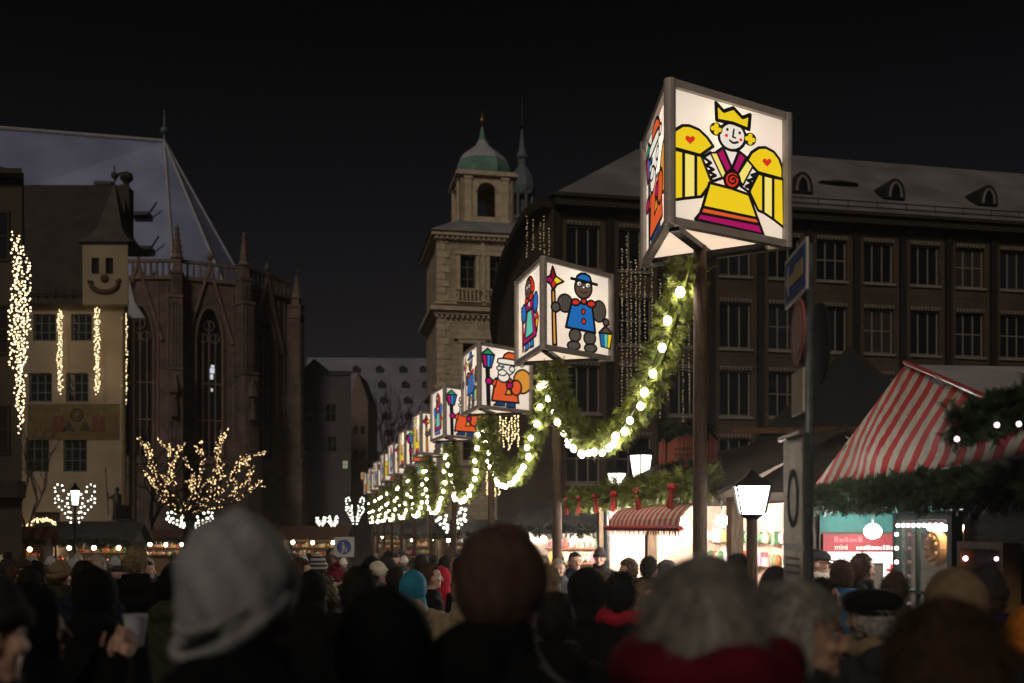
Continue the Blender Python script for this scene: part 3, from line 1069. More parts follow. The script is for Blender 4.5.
# ================================================================== GOTHIC CHURCH (left)
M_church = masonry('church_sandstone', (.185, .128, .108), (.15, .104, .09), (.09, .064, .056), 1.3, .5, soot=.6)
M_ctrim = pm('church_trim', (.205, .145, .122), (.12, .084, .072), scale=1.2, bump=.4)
M_croof = pm('church_roof_snow', (.30, .33, .54), (.20, .22, .38), rough=.75, scale=.22, bump=.25, bscale=2.2, bdist=.08, detail=7)
M_cgl = glass_dark('church_glass', (.012, .011, .014))
ch = thing('gothic_church', 'large gothic church choir with steep snow-grey roof, tall traceried windows and pinnacles', 'church', (-35, 100, 0))
OFF = Vector((-35, 100, 0))
PL = [Vector((-75, 95, 0)), Vector((-49.5, 96, 0)), Vector((-40.0, 97, 0)), Vector((-32.4, 97, 0)), Vector((-27.0, 99.5, 0)), Vector((-23.4, 105.5, 0)), Vector((-25.4, 114, 0))]
PL = [p - OFF for p in PL]
HW = 26.2
wb = MB(); tr_ = MB(); gl = []
for i, (p, q_) in enumerate(zip(PL, PL[1:])):
    L = (q_ - p).length
    x = (q_ - p).normalized()
    y = Vector((-x.y, x.x, 0))
    BM = Matrix(((x.x, y.x, 0, p.x), (x.y, y.y, 0, p.y), (0, 0, 1, 0), (0, 0, 0, 1)))
    wb.M = BM; tr_.M = BM
    if i == 0 or i == 5:
        wb.prism([(0, gz(99)), (L, gz(99)), (L, HW), (0, HW)], 0, 1.0)
        continue
    c_ = L / 2; hw = min(1.35, L * .2); zs_, zp, za = 9.0, 20.0, 23.6
    g0 = gz(99)
    wb.prism([(0, g0), (c_ - hw, g0), (c_ - hw, HW), (0, HW)], 0, 1.0)
    wb.prism([(c_ + hw, g0), (L, g0), (L, HW), (c_ + hw, HW)], 0, 1.0)
    wb.prism([(c_ - hw, g0), (c_ + hw, g0), (c_ + hw, zs_), (c_ - hw, zs_)], 0, 1.0)
    N = 8
    arcL = [(c_ - hw * (1 - (1 - math.cos(t)) * 1), zp + (za - zp) * math.sin(t)) for t in [j / N * math.pi / 2 for j in range(N + 1)]]
    for (xa, za_), (xb, zb_) in zip(arcL, arcL[1:]):
        wb.prism([(xa, za_), (xb, zb_), (xb, HW), (xa, HW)], 0, 1.0)
        wb.prism([(2 * c_ - xb, zb_), (2 * c_ - xa, za_), (2 * c_ - xa, HW), (2 * c_ - xb, HW)], 0, 1.0)
    # arch mouldings
    path = [(c_ - hw - .1, -.05, zs_)] + [(a_ - .1, -.05, b_) for a_, b_ in arcL] + [(2 * c_ - a_ + .1, -.05, b_) for a_, b_ in arcL[::-1]] + [(c_ + hw + .1, -.05, zs_)]
    tr_.tube(path, .16, 5)
    # steep gable over the window
    for sg_ in (-1, 1):
        tr_.tube([(c_ + sg_ * (hw + 1.0), -.12, 20.2), (c_, -.12, 27.6)], .2, 5)
    tr_.tube([(c_, -.12, 27.3), (c_, -.12, 29.2)], [.2, .08], 5)
    tr_.ball((c_, -.12, 28.6), .38, 6, 4)
    # string courses
    tr_.box(0, L, -.25, 0, HW - .1, HW + .25); tr_.box(0, L, -.2, 0, 8.3, 8.6)
    # parapet balustrade
    nb = int(L / .55)
    for k in range(nb):
        xx = (k + .5) * L / nb
        tr_.box(xx - .09, xx + .09, -.12, .1, HW + .25, HW + 1.55)
    tr_.box(0, L, -.18, .16, HW + 1.55, HW + 1.85)
    # thin vertical blind-tracery ribs
    for k in range(1, 8):
        xx = L * k / 8
        if abs(xx - c_) > hw + .35:
            tr_.box(xx - .07, xx + .07, -.12, 0, 9, 25.6)
    wn = MB(BM)
    for k in range(-1, 2):
        wn.box(c_ + k * hw / 2 - .07, c_ + k * hw / 2 + .07, .35, .5, zs_, zp + 1.2 + (1.1 if k == 0 else 0))
    for zz in (zs_ + 3.6, zs_ + 7.2):
        wn.box(c_ - hw, c_ + hw, .38, .46, zz - .06, zz + .06)
    for cx_, cz_, rr in ((c_ - .55, zp + .7, .45), (c_ + .55, zp + .7, .45), (c_, zp + 1.9, .5)):
        wn.tube([(cx_ + rr * math.cos(t * .5236), .42, cz_ + rr * math.sin(t * .5236)) for t in range(13)], .07, 5)
    wo = wn.build('window', M_ctrim, ch)
    pn = MB(BM)
    pn.prism([(c_ - hw, zs_), (c_ + hw, zs_), (c_ + hw, zp)] + [(2 * c_ - a_, b_) for a_, b_ in arcL[1:]] + [(a_, b_) for a_, b_ in arcL[::-1][1:]], .55, .6)
    pn.build('pane', M_cgl, wo)
    if i == 3:
        lp = MB(BM)
        for a_, b_, c1, d1 in ((c_ + .1, c_ + .55, 17.3, 17.8), (c_ + .12, c_ + .4, 16.7, 17.2), (c_ + .2, c_ + .5, 17.85, 18.1), (c_ + .2, c_ + .36, 15.5, 15.8)):
            lp.box(a_, b_, .5, .545, c1, d1)
        tag(lp.build('lit_glass', em('lit_glass', (.8, .85, 1), .75), wo), label='small bright patch of glass')  # emission stands in for a lit pane and reflected street light
wb.M = None; tr_.M = None
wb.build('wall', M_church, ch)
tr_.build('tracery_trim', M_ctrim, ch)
for i, p in enumerate(PL[1:6]):
    prev, nxt = PL[i], PL[i + 2]
    d1 = (p - prev).normalized(); d2 = (nxt - p).normalized()
    t_ = (d1 + d2).normalized(); nrm = Vector((t_.y, -t_.x, 0))
    BM = Matrix(((t_.x, -nrm.x, 0, p.x), (t_.y, -nrm.y, 0, p.y), (0, 0, 1, 0), (0, 0, 0, 1)))
    bt = MB(BM)
    for z0_, z1_, dp_, w_ in ((gz(99), 9, 2.9 if i != 4 else 1.6, .75), (9, 17, 2.3 if i != 4 else 1.4, .68), (17, 24.0, 1.7 if i != 4 else 1.3, .6), (24.0, 26.4 if i != 4 else 25.2, 1.3, .5)):
        bt.box(-w_, w_, -dp_, .2, z0_, z1_)
        bt.prism([(-w_ - .08, z1_ - .02), (w_ + .08, z1_ - .02), (w_ + .08, z1_ + .25), (-w_ - .08, z1_ + .25)], -dp_ - .1, .1)
        for s_ in (-.45, 0, .45):
            bt.box(s_ * w_ - .05, s_ * w_ + .05, -dp_ - .1, -dp_ + .01, z0_ + .4, z1_ - .4)
    for zz in ((12.5,) if i != 4 else ()):
        bt.tube([(0, -2.55, zz), (0, -2.55, zz + 1.7)], [.4, .22], 8); bt.ball((0, -2.55, zz + 1.9), .24, 8, 6)
        bt.lathe([(.55, 0), (.5, .5), (.1, 1.8)], (0, -2.5, zz + 2.3), 6)
    bt.build('buttress', M_church, ch)
    pn = MB(BM)
    zb_ = 28.0 if i != 4 else 26.2
    pn.box(-.38, .38, -1.1, -.35, zb_ - 1.35, zb_)
    top = 31.3 if i != 4 else 28.6
    pn.lathe([(.62, zb_ - .05), (.45, zb_ + .3), (.16, top - .6), (.22, top - .5), (.05, top)], (0, -.72, 0), 8)
    for k in range(5):
        zz = zb_ + .6 + k * .55
        rr = .48 * (1 - (zz - zb_) / (top - zb_)) + .06
        for s_ in range(4):
            pn.ball((rr * math.cos(s_ * 1.5708), -.72 + rr * math.sin(s_ * 1.5708), zz), .11, 5, 3)
    pn.build('pinnacle', M_ctrim, ch)
rf = MB()
AP = Vector((-37.2, 107, 43.4)) - OFF; RL = Vector((-80, 97.5, 43.4)) - OFF
RB = [Vector((-75, 97.4, 26)) - OFF, Vector((-40, 98.6, 26)) - OFF, Vector((-33.3, 98.6, 26)) - OFF, Vector((-28.9, 101.3, 26)) - OFF, Vector((-27.4, 106.5, 26)) - OFF, Vector((-29, 115, 26)) - OFF]
rf.poly([RL, RB[0], RB[1], RB[2], AP])
for a_, b_ in zip(RB[2:], RB[3:]):
    rf.poly([AP, a_, b_])
rf.poly([AP, RB[-1], Vector((-80, 118, 26)) - OFF, RL])
ro = rf.build('roof', M_croof, ch)
rd = MB()
for b_ in (RB[2], RB[3], RB[4]):
    rd.tube([AP, b_], .16, 6)
rd.tube([RL, AP], .2, 6)
rd.build('ridge_cap', M_snow, ro)
for (px, py, Y) in ((146, 216, 102.5), (148, 250, 100.5), (110, 186, 104)):
    hk = MB(); p = W(px, py, Y) - OFF
    hk.box(p.x - 1.2, p.x + .6, p.y - 1.2, p.y + .3, p.z - .22, p.z + .12)
    hk.tube([(p.x + .5, p.y - .6, p.z), (p.x + 1.3, p.y - .6, p.z + 1.2)], .1, 4)
    hk.build('roof_hatch', M_metal, ro)
fi = MB()
fi.tube([AP, AP + Vector((0, 0, 3.3))], [.16, .06], 6); fi.ball(AP + Vector((0, 0, 1.1)), .45, 10, 8)
fi.build('finial', pm('copper_ball', (.10, .17, .15), rough=.5), ch)

# ================================================================== CREAM HOUSE WITH TURRET (left)
M_cream = pm('cream_plaster', (.36, .29, .21), (.25, .195, .14), rough=.9, scale=.5, bump=.15)
M_ochre = pm('ochre_fresco', (.17, .125, .06), (.11, .08, .04), rough=.9, scale=1.5)
M_tile = pm('dark_roof_tiles', (.05, .042, .036), (.03, .026, .023), rough=.85, scale=1.2, bump=.5, bscale=10, bdist=.05)
M_grey = pm('grey_window', (.10, .115, .125), (.07, .08, .09))
YC = 60.0


def cx(px, Y=YC): return (px - 512) / F * Y
def cz(py, Y=YC): return CZ + (HOR - py) / F * Y


X0, X1 = cx(-30), cx(124.5)
hs = thing('cream_house', 'cream plastered house with painted frieze, steep dark roof and a smiling-face turret', 'house', (X0, YC, 0))
wb = MB()
ops = []
wins = [(33, 56, 314, 341), (71, 92, 314, 341), (29, 52, 373, 402), (66, 88.5, 373, 402), (26, 49, 437, 472), (63.5, 87, 437, 472)]
for a_, b_, c_, d_ in wins:
    ops.append((cx(a_) - X0, cx(b_) - X0, cz(d_), cz(c_)))
arch = (cx(34) - X0, cx(60) - X0, gz(60), cz(512))
wall_grid(wb, 0, X1 - X0, gz(60), cz(302), ops + [arch], .3)
XW = X1 - X0
wb.quad((XW, 0, gz(60)), (XW - 4.7, 12, gz(60)), (XW - 4.7, 12, cz(302)), (XW, 0, cz(302)))
wb.poly([(XW, -.01, cz(302)), (XW - 4.7, 12, cz(302)), (XW - 2.35, 6, cz(185, 66))])
wb.build('wall', M_cream, hs)
for o in ops:
    window(hs, *o, .12, M_grey, M_gl, 3, 3, fw=.09, bw=.035)
dr = MB(); dr.box(arch[0], arch[1], .25, .3, arch[2], arch[3])
dr.build('door', M_darkwood, hs)
# frieze with figures
fz = MB(); fz.box(cx(28) - X0, X1 - X0 - .3, -.03, -.002, cz(440), cz(404))
fo = fz.build('frieze', M_ochre, hs)
fg = MB()
for px_, c0 in ((56, 0), (62, 0), (95, 0), (102, 0)):
    x = cx(px_) - X0
    fg.prism([(x - .2, cz(432)), (x + .2, cz(432)), (x + .13, cz(416)), (x - .13, cz(416))], -.045, -.031, 0)
    fg.prism([(x + .11 * math.cos(t * .785), cz(413.5) + .13 * math.sin(t * .785)) for t in range(8)], -.045, -.031, 1)
x = cx(77) - X0
for r_, th in ((.36, .05), (.2, .03)):
    fg.tube([(x + r_ * math.cos(t * .2618), -.04, cz(415) + r_ * math.sin(t * .2618)) for t in range(25)], th, 5, 2)
for dx in (-.5, .5):
    fg.prism([(x + dx - .35, cz(431)), (x + dx + .35, cz(431)), (x + dx, cz(420))], -.045, -.031, 2)
fg.build('painted_figure', [pm('fresco_red', (.16, .05, .03), (.10, .035, .02)), pm('fresco_skin', (.22, .16, .1)), pm('fresco_line', (.06, .05, .03))], fo)
rf = MB()
ez, rz_ = cz(302), cz(185, 66)
rf.quad((-4, -.5, ez - .2), (XW + .2, -.5, ez - .2), (XW - 2.3, 6, rz_), (-4, 6, rz_))
rf.quad((-4, 6, rz_), (XW - 2.3, 6, rz_), (XW - 4.6, 12, ez), (-4, 12, ez))
ro = rf.build('roof', M_tile, hs)
sgd = MB()
for zz in (0, .28):
    sgd.tube([(0, -.3, ez + .35 + zz), (cx(84) - X0, -.3, ez + .35 + zz)], .04, 5)
for k in range(14):
    x = k * (cx(84) - X0) / 13
    sgd.tube([(x, -.3, ez), (x, -.3, ez + .7)], .03, 4)
sgd.build('snow_guard', M_metal, ro)
gb = MB()
xg = cx(127, 65.5) - X0
gb.box(xg - .4, xg + .25, 5.2, 6.0, cz(250, 65), cz(186, 65))
gb.lathe([(.3, 0), (.14, .35), (.45, .7), (.4, 1.0), (.1, 1.15)], (xg - .07, 5.6, cz(186, 65)), 8)
gb.build('chimney', pm('soot_stone', (.05, .042, .035), (.03, .026, .022)), ro)
# turret
tx0, tx1 = cx(86) - X0, cx(131) - X0
tu = MB()
tops = [(cx(95) - X0, cx(102.5) - X0, cz(276), cz(260)), (cx(109) - X0, cx(116.5) - X0, cz(276), cz(260))]
tu.M = Matrix.Translation((0, -.5, 0))
wall_grid(tu, tx0, tx1, cz(306), cz(243), tops, .25)
tu.M = None
tu.quad((tx0, -.5, cz(306)), (tx0, -.5, cz(243)), (tx0, 3, cz(243)), (tx0, 3, cz(306)))
tu.quad((tx1, -.5, cz(306)), (tx1 - 1.36, 3, cz(306)), (tx1 - 1.36, 3, cz(243)), (tx1, -.5, cz(243)))
tu.quad((tx0, -.5, cz(306)), (tx0, 0, cz(306)), (tx1, 0, cz(306)), (tx1, -.5, cz(306)))
to = tu.build('turret', M_cream, hs)
for o in tops:
    pn = MB(); pn.box(o[0], o[1], -.3, -.26, o[2], o[3]); pn.build('pane', M_gl, to)
sm = MB()
mc = (tx0 + tx1) / 2 - .02
arc = []
for k in range(13):
    t = math.pi + math.pi * k / 12
    arc.append((mc + .82 * math.cos(t), -.54, cz(285) + .55 * math.sin(t)))
sm.tube(arc, [.12] + [.15] * 11 + [.12], 6)
sm.ball((mc, -.55, cz(280.5)), (.25, .12, .25), 10, 8)
sm.tube([(mc - .98, -.54, cz(284)), (mc - .7, -.54, cz(284.6))], .12, 6); sm.tube([(mc + .7, -.54, cz(284.6)), (mc + .98, -.54, cz(282))], .12, 6)
sm.build('smile_ornament', pm('smile_paint', (.07, .05, .03), (.05, .036, .022)), to)
tr2 = MB()
tm = (tx0 + tx1) / 2; hw = (tx1 - tx0) / 2
prof = [(hw + .22, cz(243.5)), (hw * .8, cz(236)), (hw * .52, cz(226)), (hw * .42, cz(216)), (hw * .22, cz(199)), (.06, cz(181))]
for (ra, za_), (rb_, zb_) in zip(prof, prof[1:]):
    A4 = [(tm - ra, 1 - ra - .1), (tm + ra, 1 - ra - .1), (tm + ra, 1 + ra), (tm - ra, 1 + ra)]
    B4 = [(tm - rb_, 1 - rb_ - .1), (tm + rb_, 1 - rb_ - .1), (tm + rb_, 1 + rb_), (tm - rb_, 1 + rb_)]
    for k in range(4):
        j = (k + 1) % 4
        tr2.quad((*A4[k], za_), (*A4[j], za_), (*B4[j], zb_), (*B4[k], zb_))
tr2.box(tm - hw - .25, tm + hw + .25, -.72, 2.6, cz(245), cz(243.4))
tr2.tube([(tm, .9, cz(184)), (tm, .9, cz(160))], .04, 5); tr2.ball((tm, .9, cz(170)), .22, 8, 6)
tr2.build('turret_roof', pm('turret_tiles', (.085, .075, .068), (.05, .044, .04), scale=2, bump=.5, bscale=12, bdist=.04), to)
# snow-white lean-to roof beside the gable
sw_ = MB()
xa, xb = cx(128.6, 58) - X0, cx(145, 58) - X0
zA, zM, zB = cz(277, 58), cz(302, 58), cz(318, 58)
sw_.prism([(xa, zA), (xa + .36, zM), (xb, zB), (xa, zB)], -2.0, -1.7)
sw_.build('lean_to_roof', M_snow, hs)
bo = MB(); bo.slab([(xa, -1.95), (xa + .35, -1.95), (xa - .2, -.2), (xa - .5, -.2)], gz(60), cz(318.4, 58)); bo.build('oriel', M_brown, hs)
fp = MB(); fp.tube([(0, 0, gz(57)), (0, 0, 14.6)], [.13, .1], 8)
tag(fp.build('drain_pole', pm('pole_yellow', (.20, .155, .075), (.14, .11, .05)), loc=(*W(124, 0, 57.5).xy, 0)), 'tall yellowish pole at the right corner of the cream house', 'pole')
# statue with spear
st = thing('statue', 'dark statue of a man with a spear on a corner bracket of the cream house', 'statue', (*W(117, 0, 58.8).xy, cz(520, 58.8)))
b = MB()
b.tube([(0, 0, 0), (0, 0, .3), (0, 0, .9), (0, 0, 1.45), (0, 0, 1.6)], [.3, .26, .22, .27, .1], 10)
b.tube([(-.2, 0, 1.4), (-.48, -.1, 1.25), (-.5, -.1, 1.6)], [.1, .08, .06], 8); b.tube([(.22, 0, 1.4), (.36, -.05, 1.0), (.2, -.2, .85)], [.1, .08, .06], 8)
b.ball((0, 0, 1.78), (.13, .15, .17), 10, 8)
b.build('body', pm('bronze', (.04, .036, .03), (.02, .018, .016), rough=.4), st, True)
b = MB(); b.tube([(-.45, -.12, .3), (-.62, -.12, 2.9)], .03, 6); b.lathe([(.06, 0), (.01, .3)], (-.62, -.12, 2.85), 6); b.build('spear', M_metal, st)
b = MB(); b.lathe([(.12, -1.2), (.4, -.15), (.45, 0)], (0, 0, 0), 8); b.build('bracket', M_ctrim, st)

# ================================================================== DARK CORNER HOUSE (left edge)
dh = thing('corner_house', 'dark house corner at the left picture edge behind a curtain of fairy lights', 'house', (*W(22, 0, 30).xy, 0))
b = MB()
b.slab([(-9, 0), (0, 0), (-4.6, 9.2), (-9, 9.2)], gz(30), CZ + .36 * 30)
b.build('wall', pm('dark_plaster', (.045, .034, .022), (.03, .023, .015), scale=.7), dh)
b = MB()
b.poly([(-9, -.4, 12.5), (.25, -.4, 12.5), (-4.4, 9.2, 12.9), (-9, 9.2, 12.9)]); b.poly([(-9, -.4, 12.51), (.25, -.4, 12.51), (-3.4, 4.5, 14.6), (-9, 4.5, 14.6)]); b.poly([(.25, -.4, 12.51), (-4.4, 9.2, 12.91), (-3.4, 4.5, 14.6)])
b.build('roof', M_tile, dh)
for zz in (4.2, 7.2, 10):
    window(dh, -1.25, -.35, zz, zz + 1.5, -.06, M_darkwood, M_gl, 2, 2)
b = MB(); b.box(-3, .12, -.5, -.002, 2.9, 3.4); b.build('ledge', M_darkwood, dh)

sx, sy = W(22, 0, 30).xy
strs = []
for k, (px, a_, b_) in enumerate(((13, 232, 345), (17, 238, 412), (21, 246, 425), (26, 258, 360), (10, 300, 372), (15, 262, 402), (23, 300, 412), (19, 236, 436), (28, 262, 330))):
    p = W(px, a_, 29.4); p2 = W(px, b_, 29.4)
    strs.append((p.x, 29.4 + .04 * (k % 3), p.z, p2.z))
light_curtain('wide curtain of warm fairy lights hanging on the dark corner house', strs, em('bulb_c', (1, .76, .42), 4.5), .03, .10, seed=3, jit=.06)
for k, (px, a_, b_, lab) in enumerate(((61, 310, 396, 'strand of fairy lights left of the middle facade windows of the cream house'),
                                       (98, 308, 396, 'strand of fairy lights under the smiling turret of the cream house'),
                                       (126, 314, 410, 'strand of fairy lights at the right corner pole of the cream house'))):
    S_ = []
    for dx in (-.08, 0, .09):
        p = W(px, a_, 59.3); p2 = W(px - 3, b_, 59.3)
        S_.append((p.x + dx - .06, 59.3, p.z - abs(dx), p2.z + abs(dx) * 4))
    light_curtain(lab, S_, em('bulb_c', (1, .76, .42), 4.5), .04, .13, seed=20 + k, jit=.07)

# ================================================================== CASTLE ROOF, DARK HOUSE, PINK HOUSE (centre)
M_far = pm('far_wall', (.085, .075, .085), (.06, .054, .062), scale=.4)
kh = thing('castle_hall', 'huge hall on the far hill, snowy roof with many rows of small dormers', 'building', (*W(300, 0, 220).xy, 0))
b = MB()
wv = cx(470, 220) - cx(300, 220)
z0_, z1_ = zt(452, 220), zt(358, 232)
b.box(0, wv, 0, 26, -1, z0_)
b.build('wall', M_far, kh)
b = MB()
b.quad((-1, -.6, z0_), (wv, -.6, z0_), (wv, 13, z1_), (-1, 13, z1_ + .3)); b.quad((-1, 13, z1_ + .3), (wv, 13, z1_), (wv, 27, z0_), (-1, 27, z0_))
b.poly([(-1, -.6, z0_), (-1, 13, z1_ + .3), (-1, 27, z0_)])
M_kroof = pm('castle_roof', (.24, .235, .30), (.17, .168, .22), scale=.15)
ro = b.build('roof', M_kroof, kh)
dmm = MB(); dmm.prism([(-.9, 0), (.9, 0), (.9, .9), (0, 1.5), (-.9, .9)], 0, 2.2)
ME_d = dmm.mesh('dormer', pm('far_dormer', (.025, .024, .028), (.02, .02, .022)))
dsn = MB(); dsn.sheet([(-1.1, -.3, .95), (0, -.3, 1.65), (0, 2.4, 1.65), (-1.1, 2.4, .95)], .1)
ME_ds = dsn.mesh('dormer_snow', M_kroof)
for c_i, pxs in enumerate((352, 376, 400, 421)):
    for r_i in range(5):
        t = .86 - r_i * .17
        x = cx(pxs + r_i * 3.5, 224) - kh.location.x
        o = link('dormer', ME_d, kh, (x, -.6 + 13.6 * t - .6, z0_ + (z1_ - z0_) * t - .3))
        link('dormer_snow', ME_ds, o)
dk = thing('dark_house', 'plain dark house block with low gable in the centre distance', 'house', (*W(288, 0, 110).xy, 0))
b = MB()
wdk = cx(351, 110) - cx(288, 110)
ops = [(1.6, 2.7, zt(422, 110), zt(404, 110)), (4.1, 5.3, zt(422, 110), zt(404, 110)), (1.2, 2.4, zt(452, 110), zt(436, 110)), (4.3, 5.4, zt(452, 110), zt(436, 110)), (5.95, 6.6, zt(469, 110), zt(460, 110))]
wall_grid(b, 0, wdk, gz(90), zt(374, 110), ops, .3)
b.quad((wdk, 0, gz(90)), (wdk - 1.5, 9, gz(90)), (wdk - 1.5, 9, zt(374, 110)), (wdk, 0, zt(374, 110)))
b.build('wall', M_far, dk)
for i, o in enumerate(ops):
    w_ = window(dk, *o, .1, M_wframe, em('lit_pane', (.75, .85, .6), .30) if i == 4 else M_gl, 2, 2, fw=.08)
b = MB()
b.quad((-.3, -.3, zt(374, 110)), (wdk + .3, -.3, zt(374, 110)), (wdk - .6, 4, zt(371, 114)), (-.3, 4, zt(371, 114)))
b.prism([(1.5, zt(374, 110)), (4.2, zt(374, 110)), (3.9, zt(366, 110)), (2.8, zt(358, 110)), (1.8, zt(366, 110))], .5, 3)
b.build('roof', pm('far_roof', (.06, .058, .068), (.045, .044, .05), scale=.5), dk)
pk = thing('pink_house', 'narrow pinkish gabled house standing behind the dark block', 'house', (*W(349, 0, 130).xy, 0))
b = MB()
wpk = cx(368, 130) - cx(349, 130)
g0 = zt(400, 130)
ops = [(.6 + .9 * k, 1.2 + .9 * k, zt(py + 8, 130), zt(py, 130)) for k in range(2) for py in (426, 450, 472)]
wall_grid(b, 0, wpk, gz(130), g0, ops, .2)
b.prism([(0, g0), (wpk, g0), (wpk * .72, zt(385, 130)), (wpk * .45, zt(372, 130)), (wpk * .25, zt(385, 130))], 0, 1)
b.quad((wpk, 0, gz(130)), (wpk, 9, gz(130)), (wpk, 9, g0), (wpk, 0, g0))
b.build('wall', pm('pink_plaster', (.21, .14, .125), (.16, .11, .10), scale=.5), pk)
for i, o in enumerate(ops):
    window(pk, *o, .08, M_wframe, em('lit_pane2', (1, .6, .25), .5) if i == 5 else M_gl, 2, 2, fw=.06)
b = MB(); b.quad((0, 0.9, g0), (wpk * .45, .9, zt(372, 130)), (wpk * .45, 9, zt(372, 130)), (0, 9, g0)); b.quad((wpk * .45, .9, zt(372, 130)), (wpk, .9, g0), (wpk, 9, g0), (wpk * .45, 9, zt(372, 130)))
b.build('roof', MATS['far_roof'], pk)


# ================================================================== BARE TREES
def bare_tree(label, loc, h, spread, seed, mat, levels=5, trunk_r=.16, thin=1.0, group=None, name='bare_tree', fork=3, first=.3):
    rg = random.Random(seed)
    root = thing(name, label, 'tree', loc, 0, group)
    t = MB(); c = MB(); segs = []

    def grow(p, d_, ln, r_, lv):
        pts = [p]
        q_ = p.copy()
        for k in range(4):
            d_ = (d_ + Vector((rg.uniform(-.22, .22), rg.uniform(-.22, .22), rg.uniform(-.02, .2)))).normalized()
            q_ = q_ + d_ * ln / 4
            pts.append(q_.copy())
        (t if lv == 0 else c).tube(pts, [r_ * (1 - .12 * k) for k in range(5)], 6 if lv < 2 else 4)
        if lv >= 1:
            segs.append((pts, lv))
        if lv >= levels:
            return
        for k in range(fork if lv == 0 else rg.choice((2, 2, 3))):
            a_ = rg.uniform(0, 6.283)
            sp_ = spread * rg.uniform(.55, 1.2)
            perp = d_.orthogonal().normalized()
            perp.rotate(Matrix.Rotation(a_ if lv else a_ * .2 + k * 6.283 / fork, 3, d_))
            nd = (d_ + perp * sp_).normalized()
            i = 4 if k == 0 or lv == 0 else rg.choice((2, 3, 4))
            grow(pts[i], nd, ln * rg.uniform(.62, .9) if lv else h * .26, r_ * (.62 if lv else .6) * thin, lv + 1)
    grow(Vector((0, 0, 0)), Vector((0, 0, 1)), h * first, trunk_r, 0)
    t.build('trunk', mat, root)
    c.build('crown', mat, root)
    return root, segs


M_bark = pm('bark', (.06, .045, .03), (.03, .023, .016), scale=6, bump=.4)
M_bark2 = pm('bark_dark', (.04, .033, .03), (.025, .02, .018), scale=6)
tl = W(190, 0, 45)
tree = thing('bare_tree', 'bare tree wrapped in warm fairy lights in front of the church', 'tree', (tl.x, 45, gz(45)))
T0 = Vector((tl.x, 45, gz(45)))
BR = [[(182, 516), (165, 494), (152, 471), (144, 450), (140, 441)], [(182, 516), (170, 491), (160, 470), (158, 453), (154, 444)], [(184, 512), (178, 491), (172, 470), (180, 456), (183, 448)],
      [(187, 512), (195, 490), (191, 470), (184, 459)], [(188, 512), (205, 494), (213, 470), (210, 450), (216, 431)], [(188, 512), (208, 500), (222, 488), (225, 470), (222, 455), (229, 439)],
      [(190, 508), (210, 499), (230, 480), (238, 466), (248, 456), (261, 453)], [(192, 510), (215, 504), (235, 492), (245, 479), (254, 467)], [(192, 512), (216, 508), (238, 500), (252, 489), (266, 485)],
      [(180, 516), (160, 500), (148, 484), (138, 470)], [(188, 510), (199, 498), (203, 479), (207, 460), (204, 440)], [(186, 512), (190, 495), (205, 482), (218, 476), (236, 470), (241, 455)], [(182, 514), (172, 502), (166, 484), (168, 464), (163, 448)]]
rg = random.Random(5)
tb = MB(); tb.tube([(.0, 0, 0), (-.1, 0, .7), (-.15, .05, 1.5), (-.2, 0, 2.6)], [.24, .19, .16, .13], 9); tb.build('trunk', M_bark, tree)
cb_ = MB(); paths = []
for br in BR:
    dep = rg.uniform(-1.6, 1.6)
    P_ = [W(px, py, 45) - T0 + Vector((0, dep * i / (len(br) - 1), 0)) for i, (px, py) in enumerate(br)]
    P_ = [Vector(p) for p in smooth_pts([tuple(p) for p in P_], 4, False)]
    P_ = [p + Vector((rg.gauss(0, .035), rg.gauss(0, .035), rg.gauss(0, .035))) for p in P_]
    n_ = len(P_)
    cb_.tube(P_, [.085 * (1 - .85 * i / n_) for i in range(n_)], 5); paths.append(P_)
    for _ in range(5):
        i = rg.randrange(n_ // 4, n_ - 1)
        d_ = (P_[i + 1] - P_[i]).normalized() + Vector((rg.uniform(-.9, .9), rg.uniform(-.9, .9), rg.uniform(0, .6)))
        d_.normalize(); L_ = rg.uniform(.3, .75)
        q_ = [P_[i], P_[i] + d_ * L_ * .5 + Vector((0, 0, .04)), P_[i] + d_ * L_ + Vector((0, 0, .14))]
        cb_.tube(q_, [.03, .02, .01], 4)
        if rg.random() < .6: paths.append(q_)
    for _ in range(7):
        i = rg.randrange(n_ // 3, n_ - 1)
        d_ = Vector((rg.uniform(-1, 1), rg.uniform(-1, 1), rg.uniform(-.1, 1))).normalized()
        cb_.tube([P_[i], P_[i] + d_ * .5, P_[i] + d_ * .9 + Vector((0, 0, .25))], [.014, .009, .004], 3)
cb_.build('crown', M_bark, tree)
lt = thing('fairy_lights', 'mass of warm fairy lights wound round the branches of the bare tree', 'fairy lights', (tl.x, 45, gz(45)))
b = MB(); cbm = MB()
for P_ in paths:
    for p, q_ in zip(P_, P_[1:]):
        n_ = max(1, int((q_ - p).length / .032))
        for k in range(n_):
            if rg.random() < .3: continue
            b.octa(p.lerp(q_, rg.random()) + Vector((rg.gauss(0, .04), rg.gauss(0, .04), rg.gauss(0, .045))), .018 * rg.uniform(.5, 1.5))
    cbm.tube([p + Vector((.03, -.03, .02)) for p in P_], .006, 3)
tag(b.build('bulb', em('bulb_tree', (1, .66, .32), 5), lt), kind='stuff')
cbm.build('cable', M_cable, lt)
bare_tree('dark bare tree with fine branches in front of the cream house', (*W(38, 0, 50).xy, gz(50)), 7.6, .7, 4, M_bark2, 5, .13, fork=3)
bare_tree('dark bare tree below the castle roof in the centre distance', (*W(383, 0, 150).xy, 5), 17, .6, 9, M_bark2, 5, .35, fork=4)
bare_tree('dark bare tree with drooping branches beside the lit tree, against the church', (*W(150, 0, 70).xy, gz(70)), 9.5, .9, 23, M_bark2, 5, .2, fork=4)


